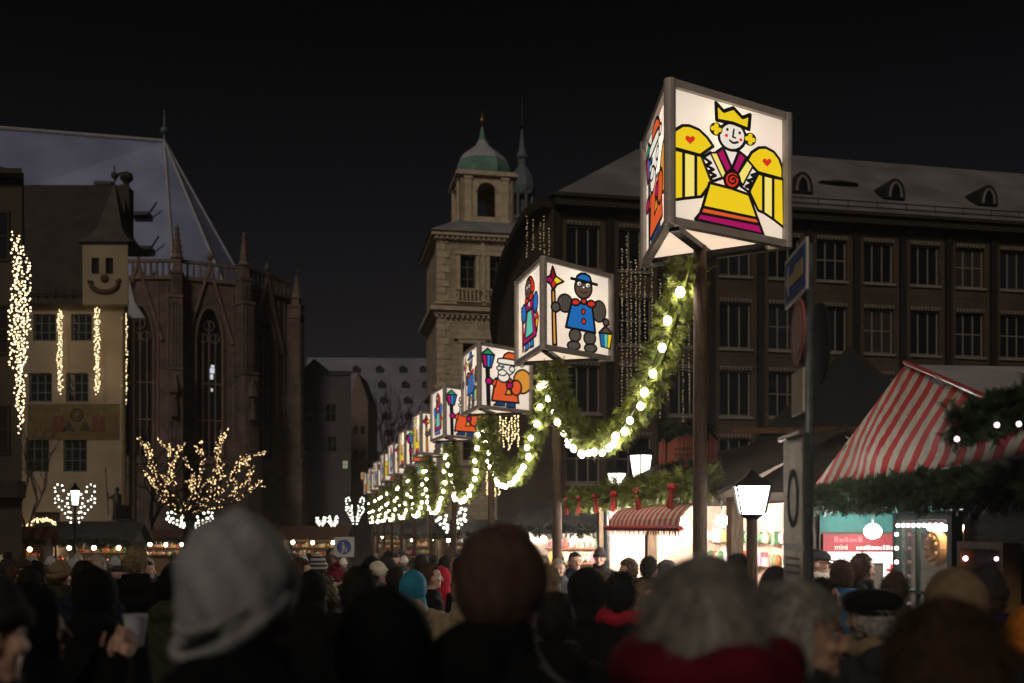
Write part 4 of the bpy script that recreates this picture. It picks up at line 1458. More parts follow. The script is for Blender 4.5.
# ================================================================== BULB ORNAMENT LAMPS
def lantern_head(mb_f, mb_g, z, w, h, n=6, taper=.62):
    """six-sided lantern: glass body widening up, hood and base; frame mesh and glass mesh"""
    r1 = w / 2
    mb_g.lathe([(r1 * taper * .9, z), (r1 * .9, z + h * .62)], (0, 0, 0), n)
    for k in range(n):
        t = 2 * math.pi * k / n
        mb_f.tube([(r1 * taper * math.cos(t), r1 * taper * math.sin(t), z), (r1 * math.cos(t), r1 * math.sin(t), z + h * .63)], w * .03, 4)
    mb_f.lathe([(r1 * 1.12, z + h * .62), (r1 * 1.12, z + h * .66), (r1 * .45, z + h * .84), (r1 * .3, z + h * .9), (r1 * .12, z + h)], (0, 0, 0), n)
    mb_f.lathe([(r1 * .3, z - h * .12), (r1 * taper * 1.05, z - h * .03), (r1 * taper * 1.05, z - .001)], (0, 0, 0), n)


def fan_lamp(label, px, Y, zc_, w, h, seed, lamp=True, post=True):
    p = W(px, 0, Y)
    root = thing('fan_lamp', label, 'street lamp', (p.x, Y, gz(Y)), 0, 'lamps with fans of white bulbs')
    rg = random.Random(seed)
    zc_ -= gz(Y)
    if post:
        f_ = MB(); f_.lathe([(.13, 0), (.12, .6), (.06, .8), (.05, zc_ + .1 * h)], (0, 0, 0), 8); f_.build('post', M_metal, root)
    b_ = MB(); c_ = MB()
    H_ = h / 2; V_ = w / 2
    for s_ in (-1, 1):
        for crv in ([(.1, -.95), (.34, -.55), (.62, -.2), (.9, .05), (.95, .3), (.72, .25)], [(.12, -.8), (.3, -.3), (.62, .2), (.95, .62), (.9, .92), (.62, .9), (.55, .62)], [(.1, -.5), (.3, -.1), (.38, .25), (.3, .5)]):
            pts = [(s_ * u * V_, rg.uniform(-.02, .02), zc_ + v_ * H_) for u, v_ in smooth_pts(crv, 4, False)]
            c_.tube(pts, .012, 4)
            acc = 0
            for p, q_ in zip(pts, pts[1:]):
                acc += (Vector(q_) - Vector(p)).length
                if acc > .17:
                    acc = 0; b_.ball(q_, (.036 if lamp else .05) * rg.uniform(.8, 1.2), 7, 5)
    c_.build('bulb_arm', M_metal, root)
    tag(b_.build('bulb', M_bulb3, root), kind='stuff')
    if lamp:
        f_ = MB(); g_ = MB()
        lantern_head(f_, g_, zc_ + .02, .42, .95)
        f_.build('lamp_frame', M_metal, root); g_.build('lamp_glass', em('lamp_glass_white', (1, .97, .9), 6), root)
    return root


fan_lamp('street lamp with a fan of round white bulbs in front of the cream house', 75, 42, 2.95, 1.75, 1.85, 1)
fan_lamp('fan of white bulbs on a thin post right of the fourth garland', 451, 36, 2.2, 1.1, 1.05, 2, lamp=False)
fan_lamp('narrow fan of white bulbs in front of the pink house', 355, 75, 3.2, 1.4, 2.3, 3, lamp=False)
fan_lamp('low fan of white bulbs above the brown-roofed stall, right of a similar one', 333, 72, 2.4, .7, .9, 4, lamp=False)
fan_lamp('low fan of white bulbs above the brown-roofed stall, left of a similar one', 321, 72, 2.4, .7, .8, 5, lamp=False)
fan_lamp('cluster of white bulbs at the foot of the lit tree', 190, 46, 2.3, 2.2, .9, 6, lamp=False)
p = W(166, 512, 50)
# lit arch over the door
root = thing('light_arch', 'arch of warm bulbs around the doorway of the cream house', 'light arch', (cx(48), 59.4, gz(60)))
b = MB(); c = MB(); rg = random.Random(3); pts = []
for k in range(29):
    t = math.pi * k / 28
    pts.append((1.32 * math.cos(t), 0, 1.75 + 1.35 * math.sin(t)))
c.tube([(1.32, 0, 0)] + pts + [(-1.32, 0, 0)], .03, 5)
for p in pts:
    for s_ in range(4):
        b.octa((p[0] + rg.gauss(0, .06), rg.uniform(-.1, 0), p[2] + rg.gauss(0, .06)), .04)
c.build('hoop', M_cable, root); tag(b.build('bulb', M_bulb2, root), kind='stuff')

# hanging ornaments of beads on the office facade and under the garlands
for lab, pxs, top, bot, Y, seed in (('tall glittering bead curtain on the brown facade behind the first garland', (627, 631, 640, 645, 652, 660, 668, 675, 683, 689, 622, 636), 236, 425, 40.5, 31),  # strings are unlit; their reflected glitter is put into weak bead emission
                                    ('glittering bead strand on the curved facade above the blue-coat lantern', (527, 533, 540, 544, 549), 215, 262, 41.5, 32),
                                    ('dense gold light curtain under the lantern of the man with the sack', (500, 503, 506, 509, 512, 515, 518), 408, 452, 25, 33),
                                    ('small gold light curtain at the low point of the second garland', (487, 491, 495, 499), 466, 500, 27, 34)):
    S_ = []
    rg = random.Random(seed)
    for px in pxs:
        a_ = top + rg.uniform(0, (bot - top) * .35); b_ = bot - rg.uniform(0, (bot - top) * .3)
        p, p2 = W(px, a_, Y), W(px, b_, Y)
        S_.append((p.x, Y, p.z, p2.z))
    light_curtain(lab, S_, M_bead if Y > 30 else em('bead_gold2', (1, .74, .36), 3.0), .022, .12 if Y > 30 else .055, 'hanging bead and light curtains', seed, .02)

# ================================================================== MARKET STALLS
M_canvas_snow = pm('snowy_canvas', (.15, .145, .155), (.10, .098, .105), rough=.8, scale=2, bump=.5, bscale=5, bdist=.04)
M_plank = pm('dark_planks', (.045, .033, .024), (.025, .018, .013), scale=5, stretch=(1, 1, 7), bump=.4)
M_warmwood = pm('light_planks', (.26, .16, .085), (.17, .10, .05), scale=5, stretch=(1, 1, 6), bump=.3)
M_teal = pm('teal_cloth', (.012, .075, .065), (.007, .045, .04), scale=5)
GOODS = [pm('goods_%d' % i, c_, tuple(x * .6 for x in c_), scale=20, rough=.6) for i, c_ in enumerate(((.5, .08, .05), (.55, .35, .08), (.6, .5, .35), (.3, .12, .04), (.6, .55, .5), (.1, .2, .1), (.5, .2, .25)))]


def stall(label, x, y, rz, w, d_, roofm, seed, eave=2.35, rise=.9, wallm=None, lamp_n=3, garland=True, group='market stalls', awning=None, lampm=None):
    """wooden booth, open counter on its local -y side"""
    rg = random.Random(seed)
    root = thing('market_stall', label, 'market stall', (x, y, gz(y)), rz, group)
    h = w / 2
    wallm = wallm or M_plank
    b_ = MB(); b_.box(-h, h, .0, .06, 0, 1.05); b_.box(-h - .05, h + .05, -.22, .32, 1.05, 1.1); b_.build('counter', M_warmwood, root)
    b_ = MB()
    b_.box(-h, h, d_ - .06, d_, 0, eave); b_.box(-h, -h + .06, .07, d_ - .07, 0, eave); b_.box(h - .06, h, .07, d_ - .07, 0, eave)
    b_.prism([(-h, eave), (h, eave), (h, eave + .02), (-h, eave + .02)], .02, d_)
    b_.build('wall', wallm, root)
    for sx_ in (-1, 1):
        p_ = MB(); p_.box(sx_ * (h + .05) - .06, sx_ * (h + .05) + .06, -.16, -.04, 0, eave - .02); p_.build('post', M_wood, root)
    r_ = MB()
    zr = eave + rise
    r_.sheet([(-h - .3, -.45, eave - .02), (h + .3, -.45, eave - .02), (h + .3, d_ / 2, zr), (-h - .3, d_ / 2, zr)], .05)
    r_.sheet([(-h - .3, d_ / 2, zr), (h + .3, d_ / 2, zr), (h + .3, d_ + .35, eave), (-h - .3, d_ + .35, eave)], .05)
    for sx_ in (-1, 1):
        r_.poly([(sx_ * h, 0, eave + .03), (sx_ * h, d_, eave + .03), (sx_ * h, d_ / 2, zr - .06)])
    r_.build('roof', roofm, root)
    g_ = MB()
    n_ = int(w / .16)
    for row, zz in enumerate((1.1, 1.5, 1.9)):
        for i in range(n_):
            xx = -h + .15 + i * (w - .3) / n_
            y0_ = d_ - .12 - rg.uniform(.15, .3) if row else rg.uniform(-.1, .1)
            hh = rg.uniform(.08, .3)
            mi = rg.randrange(7)
            if rg.random() < .5:
                g_.box(xx, xx + .12, y0_, y0_ + .12, zz, zz + hh, mi)
            else:
                g_.ball((xx + .06, y0_ + .06, zz + .08), (.06, .06, .08), 7, 5, None, mi)
    for zz in (1.48, 1.88):
        g_.box(-h + .1, h - .1, d_ - .5, d_ - .07, zz - .03, zz - .002, 3)
    tag(g_.build('goods', GOODS, root), kind='stuff')
    for i in range(lamp_n):
        l_ = MB(); xx = -h + (i + .5) * w / lamp_n
        l_.ball((xx, .25, eave - .22), .075, 10, 7); l_.tube([(xx, .25, eave - .15), (xx, .25, eave - .01)], .012, 5, 1)
        l_.build('lamp', [lampm or M_lamp, M_cable], root)
    if garland:
        m_ = MB(); sprigs(m_, [(-h - .2, -.5, eave - .02), (0, -.5, eave + .03), (h + .2, -.5, eave - .02)], .11, int(w * 170), rg, .16)
        tag(m_.build('greenery', M_firdark, root), kind='stuff')
    if awning:
        m_ = MB(); m_.sheet([(-h - .1, -1.2, eave - .35), (h + .1, -1.2, eave - .35), (h + .1, -.2, eave - .03), (-h - .1, -.2, eave - .03)], .03)
        k_ = 22
        for i in range(k_):
            xa_ = -h - .1 + i * (w + .2) / k_; xb_ = xa_ + (w + .2) / k_
            m_.prism([(xa_, eave - .36), (xb_, eave - .36), ((xa_ + xb_) / 2, eave - .56)], -1.2, -1.18)
        m_.build('awning', awning, root)
    return root


M_stR = stripes('red_white_awning', (.55, .05, .04), (.6, .55, .48), (1, 0, 0), .22)
M_brownroof = pm('brown_canvas', (.10, .05, .03), (.065, .033, .02), scale=3)
M_redroof = stripes('red_canvas_roof', (.28, .04, .02), (.35, .22, .12), (1, 0, 0), .4)
M_warmlamp = em('lamp_warm', (1, .8, .5), 260)
stall('small red-roofed stall with a glowing star at the left picture edge', *W(2, 0, 36).xy, R(14), 2.6, 2.0, M_redroof, 1, 2.05, .6, lampm=em('lamp_orange', (1, .5, .15), 160))
stall('dark snow-roofed stall with a bright counter below the cream house', *W(92, 0, 44).xy, R(4), 3.2, 2.4, M_canvas_snow, 2, 1.95, .95, lampm=M_warmlamp)
stall('stall with brown canvas roof in the distance right of the church', *W(312, 0, 56).xy, R(0), 3.4, 2.4, M_brownroof, 3, 2.0, .7, garland=False, lampm=M_warmlamp)
stall('low lit stall under the bare lit tree, left of the trunk', *W(165, 0, 56).xy, R(8), 2.6, 2, M_brownroof, 4, 1.9, .6, lampm=M_warmlamp)
stall('far lit stall behind the end of the lantern row, leftmost of three', *W(398, 0, 78).xy, 0, 3.6, 2.2, M_canvas_snow, 5, 2.1, .7, lampm=M_warmlamp)
stall('far lit stall behind the lantern poles, middle of three', *W(432, 0, 60).xy, 0, 3.6, 2.2, M_canvas_snow, 6, 2.1, .7, lampm=M_warmlamp)
stall('far lit stall behind the lantern poles, rightmost of three', *W(470, 0, 50).xy, R(-6), 3.4, 2.2, M_canvas_snow, 7, 2.2, .7, lampm=M_warmlamp)
stall('stall with pale grey canopy left of the second lantern pole', *W(522, 0, 31).xy, R(-14), 3.2, 2.2, M_canvas_snow, 8, 2.3, .55, wallm=M_warmwood, lampm=em('lamp_bright', (1, .90, .80), 1000))
stall('bright stall right behind the second lantern pole with fir on its eave', *W(588, 0, 25).xy, R(-14), 3.2, 2.4, M_canvas_snow, 9, 2.35, .8, wallm=pm('pale_planks', (.5, .4, .32), (.38, .3, .24), scale=5), lampm=em('lamp_bright', (1, .90, .80), 1000), lamp_n=4)
# star on the left stall
s_ = MB()
pts = []
for k in range(10):
    r_ = .36 if k % 2 == 0 else .16
    pts.append((r_ * math.sin(k * math.pi / 5), r_ * math.cos(k * math.pi / 5)))
s_.prism(pts, -.06, .06)
p = W(3, 543, 34.5)
tag(s_.build('paper_star', em('star_orange', (1, .30, .04), 2.2), loc=p), 'glowing orange paper star hanging at the red-roofed stall', 'star lantern')

# -- stall with bows along the walkway
ED = Vector((.172, -.985, 0))       # along the eave towards the camera
ND = Vector((.985, .172, 0))        # into the stall
E0 = Vector((1.55, 18.0, 2.42))
sb = thing('bow_stall', 'stall with dark roof, fir eave and red bows right of the second lantern pole', 'market stall', (E0.x, E0.y, 0), math.atan2(ED.y, ED.x))
LB = 6.4
b = MB(); b.box(0, LB, .1, .16, gz(15), 1.0); b.box(-.05, LB + .05, -.1, .4, 1.0, 1.05); b.build('counter', M_warmwood, sb)
b = MB(); b.box(0, LB, 2.3, 2.36, gz(15), 2.4); b.box(0, .06, .2, 2.3, gz(15), 2.4); b.box(LB - .06, LB, .2, 2.3, gz(15), 1.1); b.build('wall', pm('stall_back', (.5, .36, .28), (.36, .24, .18), scale=4), sb)
for x_, m_ in ((.3, M_wood), (3.1, M_wood), (LB - .1, M_wood)):
    b = MB(); b.box(x_ - .075, x_ + .075, -.08, .07, gz(15), 2.36); b.build('post', m_, sb)
b = MB()
b.sheet([(-.2, -.35, 2.40), (LB + .2, -.35, 2.42), (LB + .2, 1.25, 3.2), (-.2, 1.25, 3.2)], .05)
b.sheet([(-.2, 1.25, 3.2), (LB + .2, 1.25, 3.2), (LB + .2, 2.7, 2.42), (-.2, 2.7, 2.42)], .05)
b.poly([(LB, 0, 2.42), (LB, 2.4, 2.42), (LB, 1.25, 3.15)]); b.poly([(0, 0, 2.42), (0, 2.4, 2.42), (0, 1.25, 3.15)])
b.build('roof', M_plank, sb)
rg = random.Random(8)
b = MB(); sprigs(b, [(-.1, -.42, 2.5), (LB / 2, -.42, 2.52), (LB + .1, -.42, 2.5)], .14, 1500, rg, .15)
tag(b.build('greenery', M_fir, sb), kind='stuff')
b = MB()
kk = 30
for i in range(kk):                       # rolled striped awning with curved ribs
    xa = 3.3 + i * 3.1 / kk; xb = xa + 3.1 / kk
    prev = None
    for j in range(6):
        t = j / 5 * 1.5
        pt_ = (-.42 - .3 * math.sin(t), 2.3 - .3 * (1 - math.cos(t)))
        if prev:
            b.quad((xa, prev[0], prev[1]), (xb, prev[0], prev[1]), (xb, pt_[0], pt_[1]), (xa, pt_[0], pt_[1]), i % 2)
        prev = pt_
    b.prism([(xa, 2.0), (xb, 2.0), ((xa + xb) / 2, 1.9)], -.725, -.715, i % 2)
b.build('awning', [pm('awning_red', (.42, .05, .04), (.3, .03, .03)), pm('awning_white', (.5, .40, .34), (.4, .32, .27))], sb)
b = MB(); b.tube([(3.2, -.74, 2.0), (6.5, -.74, 2.0)], .035, 8); b.build('awning_bar', M_red, sb)
g_ = MB()
for row, zz in enumerate((1.05, 1.4, 1.75)):
    for i in range(36):
        xx = .1 + i * (LB - .3) / 36; y0_ = (2.0 if row else .05) + rg.uniform(-.08, .08); hh = rg.uniform(.1, .28); mi = rg.randrange(7)
        if rg.random() < .4: g_.box(xx, xx + .13, y0_, y0_ + .13, zz, zz + hh, mi)
        else: g_.ball((xx + .07, y0_, zz + .1), (.07, .07, .1), 8, 6, None, mi)
tag(g_.build('goods', GOODS, sb), kind='stuff')
for x_ in (.8, 2.4, 4.0, 5.5):
    b = MB(); b.ball((x_, .75, 2.1), .085, 10, 7); b.tube([(x_, .75, 2.18), (x_, .75, 2.4)], .012, 5, 1); b.build('lamp', [em('lamp_bright', (1, .90, .80), 1000), M_cable], sb)
SBM = Matrix.Translation((E0.x, E0.y, 0)) @ Matrix.Rotation(math.atan2(ED.y, ED.x), 4, 'Z')
bowlabs = ['red ribbon bow at the far end of the fir eave', 'red ribbon bow, second from the far end of the fir eave', 'red ribbon bow, third from the far end of the fir eave',
           'red ribbon bow, fourth from the far end of the fir eave', 'red ribbon bow beside the black first pole on the fir eave', 'red ribbon bow beside the big square lamp on the fir eave']
for i, x_ in enumerate((.05, 1.0, 2.1, 3.15, 4.35, 5.75)):
    b = MB()
    for s_ in (-1, 1):
        b.ball((s_ * .055, 0, .03), (.06, .035, .045), 8, 6)
        b.prism([(s_ * .01, .0), (s_ * .05, .0), (s_ * .085, -.19), (s_ * .03, -.2)], -.012, .012)
    b.ball((0, -.02, .02), .03, 8, 6)
    p = SBM @ Vector((x_, -.6, 2.47))
    o = b.build('ribbon_bow', M_red, loc=p, rz=math.atan2(ED.y, ED.x))
    o.rotation_euler.x = rg.uniform(-.1, .1); o.rotation_euler.y = rg.uniform(-.15, .15)
    o.scale = (1.15, 1.15, 1.15)
    tag(o, bowlabs[i], 'bow', 'red bows on the fir eave')
# cloth banner on the roof
bn = thing('roof_signboard', 'orange cloth signboard framed with fir on the bow stall roof', 'sign', SBM @ Vector((4.0, .25, 2.76)), R(-28))
bn.scale = (.72, .72, .72)
b = MB()
N = 10
for i in range(N):
    t1, t2 = i / N, (i + 1) / N
    zf = lambda t: .62 + .14 * math.sin(math.pi * t)
    b.prism([(-.42 + .84 * t1, .12 - .1 * math.sin(math.pi * t1) + .12), (-.42 + .84 * t2, .12 - .1 * math.sin(math.pi * t2) + .12), (-.42 + .84 * t2, zf(t2)), (-.42 + .84 * t1, zf(t1))], -.03 - .03 * math.sin(t1 * 9), .03)
b.build('board', pm('orange_cloth', (.36, .115, .065), (.28, .085, .05), scale=6), bn)
for s_ in (-1, 1):
    b = MB()
    for k in range(3):
        b.tube([(s_ * (.46 + .05 * k), -.03, .75 - .05 * k), (s_ * (.47 + .05 * k), -.05, .3), (s_ * (.44 + .05 * k), -.03, -.05 - .03 * k)], .028, 6)
    b.build('drape', pm('orange_cloth', (.36, .12, .07)), bn)
b = MB(); rr = random.Random(2)
for zz in (.47, .36):
    x_ = -.25
    while x_ < .22:
        w_ = rr.uniform(.03, .07)
        b.box(x_, x_ + w_, -.075, -.068, zz + rr.uniform(-.01, .01), zz + .05)
        x_ += w_ + .02
b.build('lettering', pm('faded_letters', (.12, .05, .035)), bn)
b = MB(); sprigs(b, [(-.5, 0, .8), (-.2, 0, .92), (.2, 0, .92), (.5, 0, .8)], .1, 220, rg, .16); sprigs(b, [(-.45, -.1, 0), (0, -.1, .1), (.45, -.1, 0)], .16, 260, rg, .16)
tag(b.build('greenery', M_firdark, bn), kind='stuff')
b = MB(); b.box(-.4, -.35, .02, .07, -.35, .6); b.box(.35, .4, .02, .07, -.35, .6); b.build('support', M_darkwood, bn)


# -- street lamps above the stalls
def street_lamp(label, px, ytop, Y, w, h, taper=.6, n=6, glow=None, square=False):
    p = W(px, ytop, Y)
    root = thing('street_lamp', label, 'street lamp', (p.x, Y, gz(Y)), R(20) if not square else R(38), 'lit lantern lamps over the stalls')
    zt_ = p.z - gz(Y)
    f_ = MB(); g_ = MB()
    lantern_head(f_, g_, zt_ - h, w, h, n, taper)
    f_.build('lamp_frame', M_metal, root)
    g_.build('lamp_glass', glow or M_lampglass, root)
    b_ = MB(); b_.ball((0, 0, zt_ - h * .72), (w * .16, w * .16, h * .12), 8, 6); b_.build('lamp_bulb', M_lamp, root)
    q_ = MB(); q_.lathe([(.11, 0), (.10, .5), (.05, .7), (.045, zt_ - h * 1.1)], (0, 0, 0), 8); q_.build('post', M_metal if not square else M_wood, root)
    return root


street_lamp('tallest dark-hooded street lamp above the fir eave', 641, 438, 19.6, .52, .92)
street_lamp('dark-hooded street lamp left of the tallest one above the fir eave', 617, 460, 21.0, .46, .76)
street_lamp('broad flat-hooded lamp at the left end of the fir eave', 606, 484, 17.1, .5, .40, .75, 4)
street_lamp('low lamp half hidden behind the bow stall roof under the tallest lamp', 655, 470, 20.3, .5, .5, .7, 4)
street_lamp('large square lit lamp on a wooden post between the black pole and the signpost', 752, 470, 8.5, .40, .375, .68, 4, em('lamp_glass_big', (1, .93, .84), 24), True)

# -- dark gabled tent behind
tnt = thing('dark_tent', 'black gabled tent roof behind the striped stall', 'tent', (*W(850, 0, 17).xy, 0), R(-8))
b = MB()
b.prism([(-1.9, 3.2), (1.7, 3.2), (1.1, 4.1), (0, 5.1), (-1.1, 4.0)], 0, 3)
b.build('roof', pm('black_canvas', (.012, .011, .011), (.008, .008, .008), scale=3), tnt)
b = MB(); b.box(-1.8, 1.6, .2, 2.8, gz(17), 3.19); b.build('wall', M_plank, tnt)
b = MB(); b.box(-1.95, 1.75, -.05, -.003, 3.62, 3.72); b.build('fascia', pm('orange_board', (.14, .06, .02)), tnt)

# -- striped stall
ss = thing('striped_stall', 'stall under a red and white striped gable tarpaulin with snowy canvas roof', 'market stall', (3.1, 8, 0))
O = Vector((3.1, 8, 0))
A, B, C_ = Vector((3.3, 11.1, 2.40)) - O, Vector((2.98, 5.2, 2.44)) - O, Vector((3.15, 8.02, 3.31)) - O
b = MB(); N = 22
grid = {}; vs_ = []; fs_ = []
for i in range(N + 1):
    for j in range(N + 1 - i):
        u, v_ = i / N, j / N
        p = A * (1 - u - v_) + B * u + C_ * v_
        edge = min(u, v_, 1 - u - v_)
        off = (.07 * mnoise.noise(Vector((p.y * .9, p.z * 1.6, 1))) + .02 * mnoise.noise(Vector((p.y * 3, p.z * 3, 7)))) * min(1, edge * 6) - .04 * min(1, edge * 4)
        grid[i, j] = len(vs_); vs_.append(p + Vector((off, 0, 0)))
for i in range(N):
    for j in range(N - i):
        fs_.append((grid[i, j], grid[i + 1, j], grid[i, j + 1]))
        if j < N - i - 1:
            fs_.append((grid[i + 1, j], grid[i + 1, j + 1], grid[i, j + 1]))
b.add(vs_, fs_)
go = b.build('gable_tarpaulin', stripes('tarp_stripes', (.68, .022, .03), (.76, .69, .61), (0, .513, .858), .165, dirt=.25), ss, True)
so_ = go.modifiers.new('thick', 'SOLIDIFY'); so_.thickness = .012
b = MB()
rx = 3.6
b.sheet([C_, B, B + Vector((rx, .2, 0)), C_ + Vector((rx, .35, 0))], .04)
b.sheet([C_, C_ + Vector((rx, .35, 0)), A + Vector((rx, .4, 0)), A], .04)
b.build('roof', pm('snowy_tarp', (.36, .34, .35), (.25, .24, .25), rough=.75, scale=1.6, bump=.6, bscale=4, bdist=.06), ss)
b = MB(); b.tube([C_ + Vector((0, 0, .02)), B + Vector((0, 0, .02))], .018, 6); b.build('verge', M_red, ss)
for p in (A + Vector((.05, -.1, 0)), B + Vector((.08, .15, 0)), A + Vector((3.2, 0, 0)), B + Vector((3.2, .3, 0))):
    b = MB(); b.box(p.x - .05, p.x + .05, p.y - .05, p.y + .05, gz(8), p.z); b.build('post', M_darkwood, ss)
for bx in ((.25, 3.3, 2.9, 2.96, 0, 2.4), (.06, .12, -2.6, -1.0, 0, 2.38), (.06, .12, .06, .2, 0, 2.38), (3.3, 3.36, -2.6, 2.9, 0, 2.4)):
    b = MB(); b.box(*bx); b.build('wall', M_plank, ss)
b = MB(); b.box(.1, .16, .2, 2.9, 0, 1.0); b.box(-.12, .4, .2, 2.9, 1.0, 1.05); b.build('counter', M_warmwood, ss)
b = MB(); b.quad((.3, .2, 2.36), (.3, 2.89, 2.2), (1.6, 2.89, 2.1), (1.6, .2, 2.3)); b.quad((.25, 2.88, 2.2), (1.4, 2.88, 2.25), (1.4, 2.88, 1.96), (.25, 2.88, 1.96)); b.build('cloth_lining', M_teal, ss)
b = MB(); b.ball((.58, 2.2, 1.965), (.085, .085, .075), 12, 8); b.tube([(.58, 2.2, 2.03), (.58, 2.2, 2.3)], .012, 5, 1)
b.build('lamp', [em('lamp_hot', (1, .97, .92), 420), M_cable], ss)
b = MB(); b.ball((.9, .9, 2.1), .07, 10, 7); b.tube([(.9, .9, 2.16), (.9, .9, 2.38)], .012, 5, 1); b.build('lamp', [M_lamp, M_cable], ss)


def lettering(body, size, M, mat, parent, depth=.002):
    cu = bpy.data.curves.new('lettering', 'FONT')
    cu.body = body; cu.size = size; cu.extrude = depth
    cu.materials.append(mat)
    o = bpy.data.objects.new('lettering', cu)
    col.objects.link(o)
    dg = bpy.context.evaluated_depsgraph_get()
    me = bpy.data.meshes.new_from_object(o.evaluated_get(dg))
    bpy.data.objects.remove(o)
    me.name = 'lettering'
    if not me.materials: me.materials.append(mat)
    return link('lettering', me, parent, M=M)


sgn = thing('menu_sign', 'red menu sign board inside the striped stall above white price strip', 'sign', (3.38, 10.86, 1.62))
b = MB(); b.box(0, .88, 0, .02, .13, .31); b.build('board', pm('sign_red', (.15, .016, .02), (.11, .012, .015)), sgn)
b = MB(); b.box(0.02, .84, -.012, .012, .0, .12); b.build('price_strip', em('strip_lit', (1, .82, .8), .9), sgn)
RX = Matrix.Rotation(R(90), 4, 'X')
lettering('mini', .085, Matrix.Translation((.12, -.004, .145)) @ RX, pm('letters_pale', (.6, .5, .45)), sgn)
b = MB(); rr = random.Random(4); x_ = .36
while x_ < .78:
    w_ = rr.uniform(.02, .04); b.box(x_, x_ + w_, -.006, -.001, .145, .145 + rr.uniform(.03, .05)); x_ += w_ + .012
b.build('worn_script', pm('letters_pale', (.6, .5, .45)), sgn)
b = MB(); x_ = .12
while x_ < .42:
    w_ = rr.uniform(.02, .05); b.box(x_, x_ + w_, -.006, -.001, .23, .23 + rr.uniform(.03, .06)); x_ += w_ + .012
b.build('worn_script', pm('letters_red', (.7, .08, .08)), sgn)
crd = thing('price_card', 'white price card with red mark inside the striped stall', 'card', (4.02, 10.82, 1.42))
b = MB(); b.box(0, .2, 0, .012, 0, .26); b.build('card', pm('card_white', (.75, .72, .7), (.68, .65, .63)), crd)
b = MB(); b.box(.07, .13, -.004, -.001, .06, .19); b.box(.03, .17, -.004, -.001, .11, .14); b.build('mark', M_red, crd)
# showcase window
sc = thing('showcase', 'teal-framed glass showcase edged with small pink bulbs at the striped stall', 'showcase', (3.10, 7.0, 1.0), 0)
b = MB()
for y_ in (0, 1.0):
    b.box(-.04, .04, y_ - .04, y_ + .04, 0, 1.12)
for z_ in (0, 1.06):
    b.box(-.038, .038, .04, .96, z_, z_ + .06)
b.box(-.015, .015, .62, .65, .06, 1.06); b.box(-.014, .014, .04, .96, .5, .525)
b.box(.5, .53, 0, 1, 0, 1.12); b.box(.04, .5, .0, 1.0, -.01, .02)
b.build('frame', pm('teal_paint', (.02, .06, .05), (.014, .042, .036)), sc)
gp = bpy.data.materials.new('clear_glass'); gp.use_nodes = True
_n = gp.node_tree
_b = _n.nodes['Principled BSDF']; _b.inputs['Base Color'].default_value = (.9, .95, .95, 1); _b.inputs['Roughness'].default_value = .08; _b.inputs['Alpha'].default_value = .12
b = MB(); b.quad((0, .04, .06), (0, .96, .06), (0, .96, 1.06), (0, .04, 1.06)); b.build('pane', gp, sc)
b = MB(); b.tube([(.2, .1, 1.0), (.2, .9, 1.0)], .02, 8); b.build('lamp', em('tube_warm', (1, .8, .6), 60), sc)
bb = MB(); bb.ball((0, 0, 0), .016, 7, 5)
ME_pb = bb.mesh('bulb', M_pinkbulb, True)
for k in range(9): link('bulb', ME_pb, sc, (-.05, .1 + k * .1, 1.02))
for k in range(8): link('bulb', ME_pb, sc, (-.05, .93, .95 - k * .11))
for k, (y_, z_, r_, lab) in enumerate(((.76, .84, .14, 'large round gingerbread wreath in the showcase, left one'), (.3, .86, .13, 'round gingerbread wreath in the showcase, right one'), (.5, .68, .07, 'small red gingerbread heart in the showcase'))):
    b = MB()
    if k < 2:
        b.tube([(0, r_ * .68 * math.cos(t * .2618), r_ * .68 * math.sin(t * .2618)) for t in range(25)], r_ * .33, 8)
        for t in range(9): b.ball((-.05, r_ * .68 * math.cos(t * .7), r_ * .68 * math.sin(t * .7)), .02, 6, 4)
        mt_ = pm('gingerbread', (.40, .22, .07), (.30, .15, .05), scale=15)
    else:
        pts = [(r_ * math.sin(t * .2618) ** 3, r_ * (13 * math.cos(t * .2618) - 5 * math.cos(t * .5236) - 2 * math.cos(t * .7854) - math.cos(t * 1.047)) / 15) for t in range(24)]
        b.M = Matrix.Rotation(R(90), 4, 'Z'); b.prism(pts, -.02, .02); mt_ = M_red
    o = b.build('gingerbread', mt_, loc=(3.3, 7.0 + y_, 1.0 + z_)); tag(o, lab, 'gingerbread', 'gingerbread in the showcase')
fb = thing('display_frame', 'brown wooden framed display case with dried plants on the dark stall wall', 'display case', (3.02, 6.05, 1.25))
b = MB()
b.box(-.05, .06, 0, .045, 0, .66); b.box(-.05, .06, .58, .625, 0, .66); b.box(-.048, .058, .045, .58, 0, .045); b.box(-.048, .058, .045, .58, .615, .66)
b.build('frame', pm('brown_frame', (.16, .08, .03), (.11, .055, .02), scale=8), fb)
b = MB(); b.box(.05, .058, .045, .58, .045, .615); b.build('backing', pm('case_teal', (.035, .05, .045)), fb)
b = MB(); rg = random.Random(12)
sprigs(b, [(.0, .18, .08), (.0, .22, .55)], .06, 70, rg, .08); sprigs(b, [(.0, .42, .08), (.0, .38, .42)], .06, 70, rg, .08)
tag(b.build('dried_plant', pm('straw', (.22, .14, .05), (.15, .09, .03)), fb), kind='stuff')
b = MB(); b.ball((-.04, .52, .55), .016, 7, 5); b.ball((-.04, .1, .56), .012, 7, 5); b.build('bulb', M_pinkbulb, fb)
